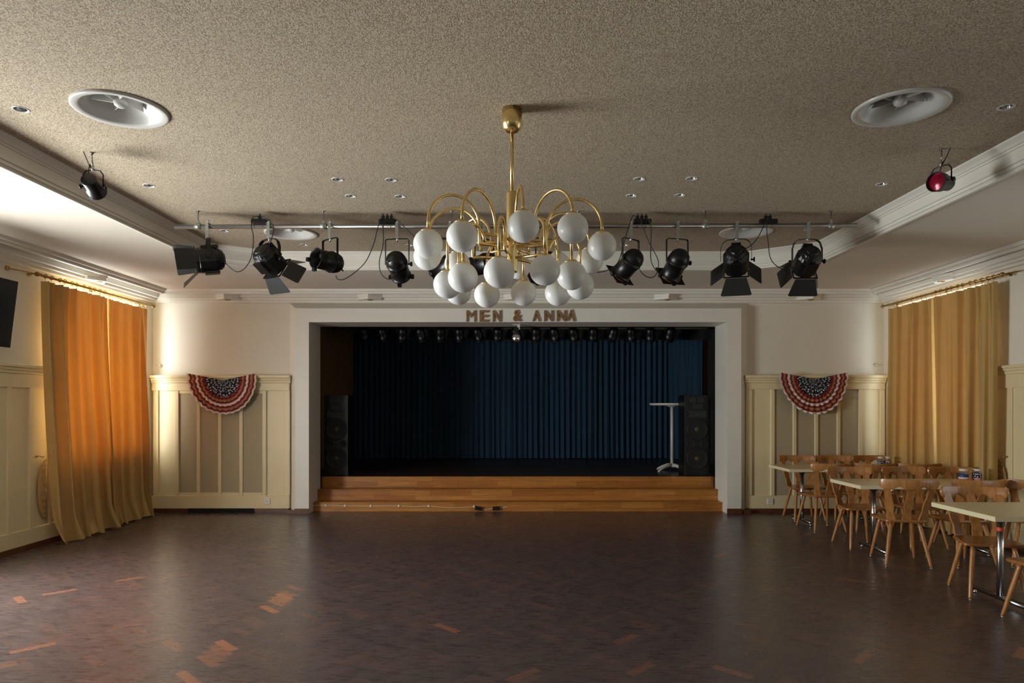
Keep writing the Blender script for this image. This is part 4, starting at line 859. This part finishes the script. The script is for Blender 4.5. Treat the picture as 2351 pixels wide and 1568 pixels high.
# ------------------------------------------------------------------ tables
def make_table(lab, x0, x1, y0, y1, sticker=False, legs=(0.31, 0.31)):
    cx, cy = (x0+x1)/2, (y0+y1)/2; t = thing('dining_table', lab, 'table', (cx, cy, 0), 0, 'cream dining tables along the right wall'); hx, hy = (x1-x0)/2, (y1-y0)/2
    bm = NB(); box(bm, -hx, hx, -hy, hy, 0.712, 0.75); obj('table_top', bm, m_table, t, bevel=0.002)
    bm = NB(); e = 0.0015
    for a, b, c, d in ((-hx-e, -hx, -hy-e, hy+e), (hx, hx+e, -hy-e, hy+e), (-hx, hx, -hy-e, -hy), (-hx, hx, hy, hy+e)): box(bm, a, b, c, d, 0.7135, 0.7485)
    obj('edge_band', bm, m_tedge, t)
    for x in (-hx+legs[0], hx-legs[1]):
        bm = NB(); tube(bm, [(x, 0, 0.05), (x, 0, 0.70)], 0.025, 20); l = obj('leg', bm, m_chrome, t)
        bm = NB(); tube(bm, [(x, -hy+0.06, 0.045), (x, hy-0.06, 0.045)], 0.021, 14); obj('foot_bar', bm, m_darkchrome, t)
        bm = NB()
        for s in (-1, 1): tube(bm, [(x, s*(hy-0.09), 0.0), (x, s*(hy-0.09), 0.028)], [0.018, 0.012], 10)
        obj('glide', bm, m_chrome, t)
        bm = NB(); box(bm, x-0.05, x+0.05, -hy+0.12, hy-0.12, 0.692, 0.712); tube(bm, [(x, 0, 0.66), (x, 0, 0.70)], 0.04, 14); obj('mounting_plate', bm, m_darkchrome, t)
        for yy in (-0.2, 0.2):
            bm = NB(); tube(bm, [(x+0.09, yy, 0.712), (x+0.09, yy, 0.66)], 0.015, 12); tube(bm, [(x+0.09, yy, 0.662), (x+0.09, yy, 0.648)], 0.018, 12); obj('adjuster', bm, m_chrome, t)
        if x < 0:
            bm = NB(); h0, hh_ = (0.575, 0.03) if sticker else (0.47, 0.008); tube(bm, [(x, 0, h0), (x, 0, h0+hh_)], 0.0256, 20, caps=False); obj('sticker', bm, m_orangesticker, l)
    return t
make_table('cream table nearest the camera with an orange sticker on its chrome leg', 3.59, 5.20, 5.07, 5.84, True)
make_table('cream table in the middle row carrying two plaid and striped jars', 3.59, 5.28, 7.03, 7.70)
make_table('cream table farthest back carrying the two star-pattern jars', 3.59, 5.20, 8.83, 9.54, legs=(0.31, 0.355))
# ------------------------------------------------------------------ chairs
def rounded(poly, r, n=5):
    out = []; m = len(poly)
    for i in range(m):
        p0, p1, p2 = Vector(poly[i-1]), Vector(poly[i]), Vector(poly[(i+1) % m]); a = (p0-p1).normalized(); b = (p2-p1).normalized()
        s, e = p1+a*r, p1+b*r
        for k in range(n+1):
            t_ = k/n; out.append(tuple((s*(1-t_)+p1*t_)*(1-t_)+(p1*(1-t_)+e*t_)*t_))
    return out
def make_chair(lab):
    t = thing('dining_chair', lab, 'chair', (0, 0, 0), 0, 'brown wooden dining chairs around the tables')
    bm = NB(); prism(bm, rounded([(-0.19, -0.20), (0.19, -0.20), (0.235, 0.20), (-0.235, 0.20)], 0.06), 'z', 0.43, 0.456); obj('seat', bm, m_seat, t, bevel=0.008, seg=2)
    for sx in (-1, 1):
        for top, foot in (((0.145*sx, 0.13), (0.205*sx, 0.235)), ((0.125*sx, -0.13), (0.20*sx, -0.235))):
            a = Vector((top[0], top[1], 0.432)); b = Vector((foot[0], foot[1], 0.012)); bm = NB()
            tube(bm, [a, a.lerp(b, 0.12), a.lerp(b, 0.5), a.lerp(b, 0.96), b], [0.0165, 0.0185, 0.0185, 0.0135, 0.0125], 14); l = obj('leg', bm, m_chair, t)
            bm = NB(); tube(bm, [b, (b.x, b.y, 0.0)], [0.009, 0.011], 10); obj('glide', bm, m_chrome, l)
    yr = lambda x: -0.345+0.105*(x/0.26)**2
    def splat(xb, xt):
        bm = NB(); n = 20; rows = []
        for i in range(n+1):
            v = i/n; hw = 0.041-0.009*v+0.003*math.exp(-((v-0.45)/0.10)**2)-0.008*math.exp(-((v-0.24)/0.09)**2)-0.004*math.exp(-((v-0.68)/0.1)**2)
            cx = xb+(xt-xb)*v; yb_ = -0.175; yt_ = yr(xt)+0.008; cy = yb_+(yt_-yb_)*(v**1.15); z = 0.448+(0.805-0.448)*v
            tw = (xt/0.26)*0.55; dx, dy = math.cos(tw), math.sin(tw); nx, ny = -dy, dx
            rows.append([bm.verts.new((cx+s*hw*dx+u*0.008*nx, cy+s*hw*dy+u*0.008*ny, z)) for s, u in ((-1, -1), (1, -1), (1, 1), (-1, 1))])
        for A, B in zip(rows, rows[1:]):
            for k in range(4):
                f = bm.faces.new((A[k], A[(k+1) % 4], B[(k+1) % 4], B[k])); f.smooth = (k % 2 == 0) and False
        bm.faces.new(rows[0]); bm.faces.new(rows[-1]); obj('back_splat', bm, m_chair, t)
    for xb, xt in ((-0.138, -0.203), (0, 0), (0.138, 0.203)): splat(xb, xt)
    bm = NB(); rows = []; n = 56
    for i in range(n+1):
        x = -0.262+0.524*i/n; ax = abs(x); top = 0.862+0.006*(x/0.26)**2; bot = 0.768
        d1 = math.exp(-((ax-0.105)/0.032)**2); bot += 0.028*d1; bot -= 0.005*math.exp(-((ax-0.052)/0.012)**2)+0.004*math.exp(-((ax-0.158)/0.012)**2)
        if ax > 0.222:
            q = (ax-0.222)/0.0405; h = math.sqrt(max(0, 1-q*q)); m_ = 0.826; top = m_+(top-m_)*h; bot = m_+(bot-m_)*h
        y = yr(x); sl = 2*0.105*x/0.26**2; nrm = Vector((-sl, 1)).normalized()*0.0115; ln = (top-bot)
        lean = lambda z: -(z-0.82)*0.12
        rows.append([bm.verts.new((x+s*nrm.x, y+s*nrm.y+lean(z), z)) for s, z in ((-1, bot), (-1, top), (1, top), (1, bot))])
    for A, B in zip(rows, rows[1:]):
        for k in range(4): bm.faces.new((A[k], A[(k+1) % 4], B[(k+1) % 4], B[k])).smooth = True
    bm.faces.new(rows[0]); bm.faces.new(rows[-1]); obj('top_rail', bm, m_chair, t, bevel=0.004, seg=2)
    return t
CH = [  # x, y, heading (0 = sitter faces away from the camera), label
 (3.90, 6.86, -12, 'wooden chair, back to the camera, leftmost at the near side of the middle table'),
 (4.50, 6.84, 2, 'wooden chair, back to the camera, at the middle table just in front of its jars'),
 (5.14, 6.76, -25, 'wooden chair turned aside at the right end of the middle table near side'),
 (3.96, 5.70, 166, 'wooden chair facing the camera behind the nearest table'),
 (3.87, 4.86, 4, 'wooden chair cut off at the lower right corner of the photo'),
 (3.88, 7.62, 178, 'wooden chair facing the camera behind the left end of the middle table'),
 (4.54, 7.66, 181, 'wooden chair facing the camera behind the centre of the middle table'),
 (5.04, 7.61, 176, 'wooden chair facing the camera behind the two striped jars'),
 (3.93, 8.68, 3, 'wooden chair with its back to the camera at the farthest table, leftmost'),
 (4.48, 8.68, -3, 'wooden chair with its back to the camera at the farthest table, centre'),
 (5.04, 8.64, -8, 'wooden chair with its back to the camera at the farthest table, rightmost'),
 (4.04, 9.45, 177, 'wooden chair facing the camera behind the farthest table, leftmost'),
 (4.57, 9.45, 180, 'wooden chair facing the camera behind the farthest table, centre'),
 (5.09, 9.44, 180, 'wooden chair facing the camera behind the farthest table, behind the star jars')]
proto = None
for x, y, h, lab in CH:
    if proto is None: t = proto = make_chair(lab)
    else: t = copy_tree(proto); t['label'] = lab
    t.location = (x, y, 0); t.rotation_euler = (0, 0, math.radians(h))
# ------------------------------------------------------------------ jars
def jar(px, pyb, Y, bands, lab, s=1.0):
    x = (px-CX)*Y/F; t = thing('glass_jar', lab, 'jar', (x, Y, 0.7495), random.uniform(0, 1), 'decorated glass jars on the tables'); R = 0.044*s
    bm = NB(); lathe(bm, [(0, 0.001), (R*0.92, 0.002), (R, 0.01), (R, 0.078*s), (R*0.93, 0.086*s), (R*0.78, 0.092*s), (R*0.78, 0.102*s)], 28); obj('jar_glass', bm, m_jar, t)
    bm = NB(); lathe(bm, [(0, 0.118*s), (R*0.83, 0.118*s), (R*0.87, 0.115*s), (R*0.87, 0.097*s), (R*0.8, 0.096*s)], 28); obj('lid', bm, m_plastic, t)
    for z0, z1, m_ in bands:
        bm = NB(); uvl = bm.loops.layers.uv.new('UVMap'); n = 32; A = [[bm.verts.new((1.015*R*math.cos(2*PI*k/n), 1.015*R*math.sin(2*PI*k/n), z*s)) for k in range(n)] for z in (z0, z1)]
        for k in range(n):
            f = bm.faces.new((A[0][k], A[0][(k+1) % n], A[1][(k+1) % n], A[1][k])); f.smooth = True
            for lp, (u, v) in zip(f.loops, ((k, z0), (k+1, z0), (k+1, z1), (k, z1))): lp[uvl].uv = (u/n, v/0.06)
        obj('printed_band', bm, m_, t)
jar(2022, 1068, 9.40, [(0.004, 0.066, m_jarstar)], 'glass jar with navy star wrap, left one on the farthest table')
jar(2038, 1068, 9.40, [(0.004, 0.05, m_jarstar), (0.05, 0.058, m_bl_white), (0.058, 0.068, m_jarred)], 'glass jar with star wrap and red stripe, right one on the farthest table')
jar(2212, 1100, 7.50, [(0.004, 0.02, m_jarred), (0.02, 0.038, m_bl_white), (0.038, 0.068, m_jarblue)], 'glass jar with red, white and blue plaid wrap, left one on the middle table', 1.1)
jar(2243, 1100, 7.50, [(0.004, 0.010, m_jarred), (0.010, 0.016, m_bl_white), (0.016, 0.023, m_jarred), (0.023, 0.029, m_bl_white), (0.029, 0.035, m_jarred), (0.035, 0.075, m_jarstar)], 'glass jar with stars and red stripes, right one on the middle table', 1.1)
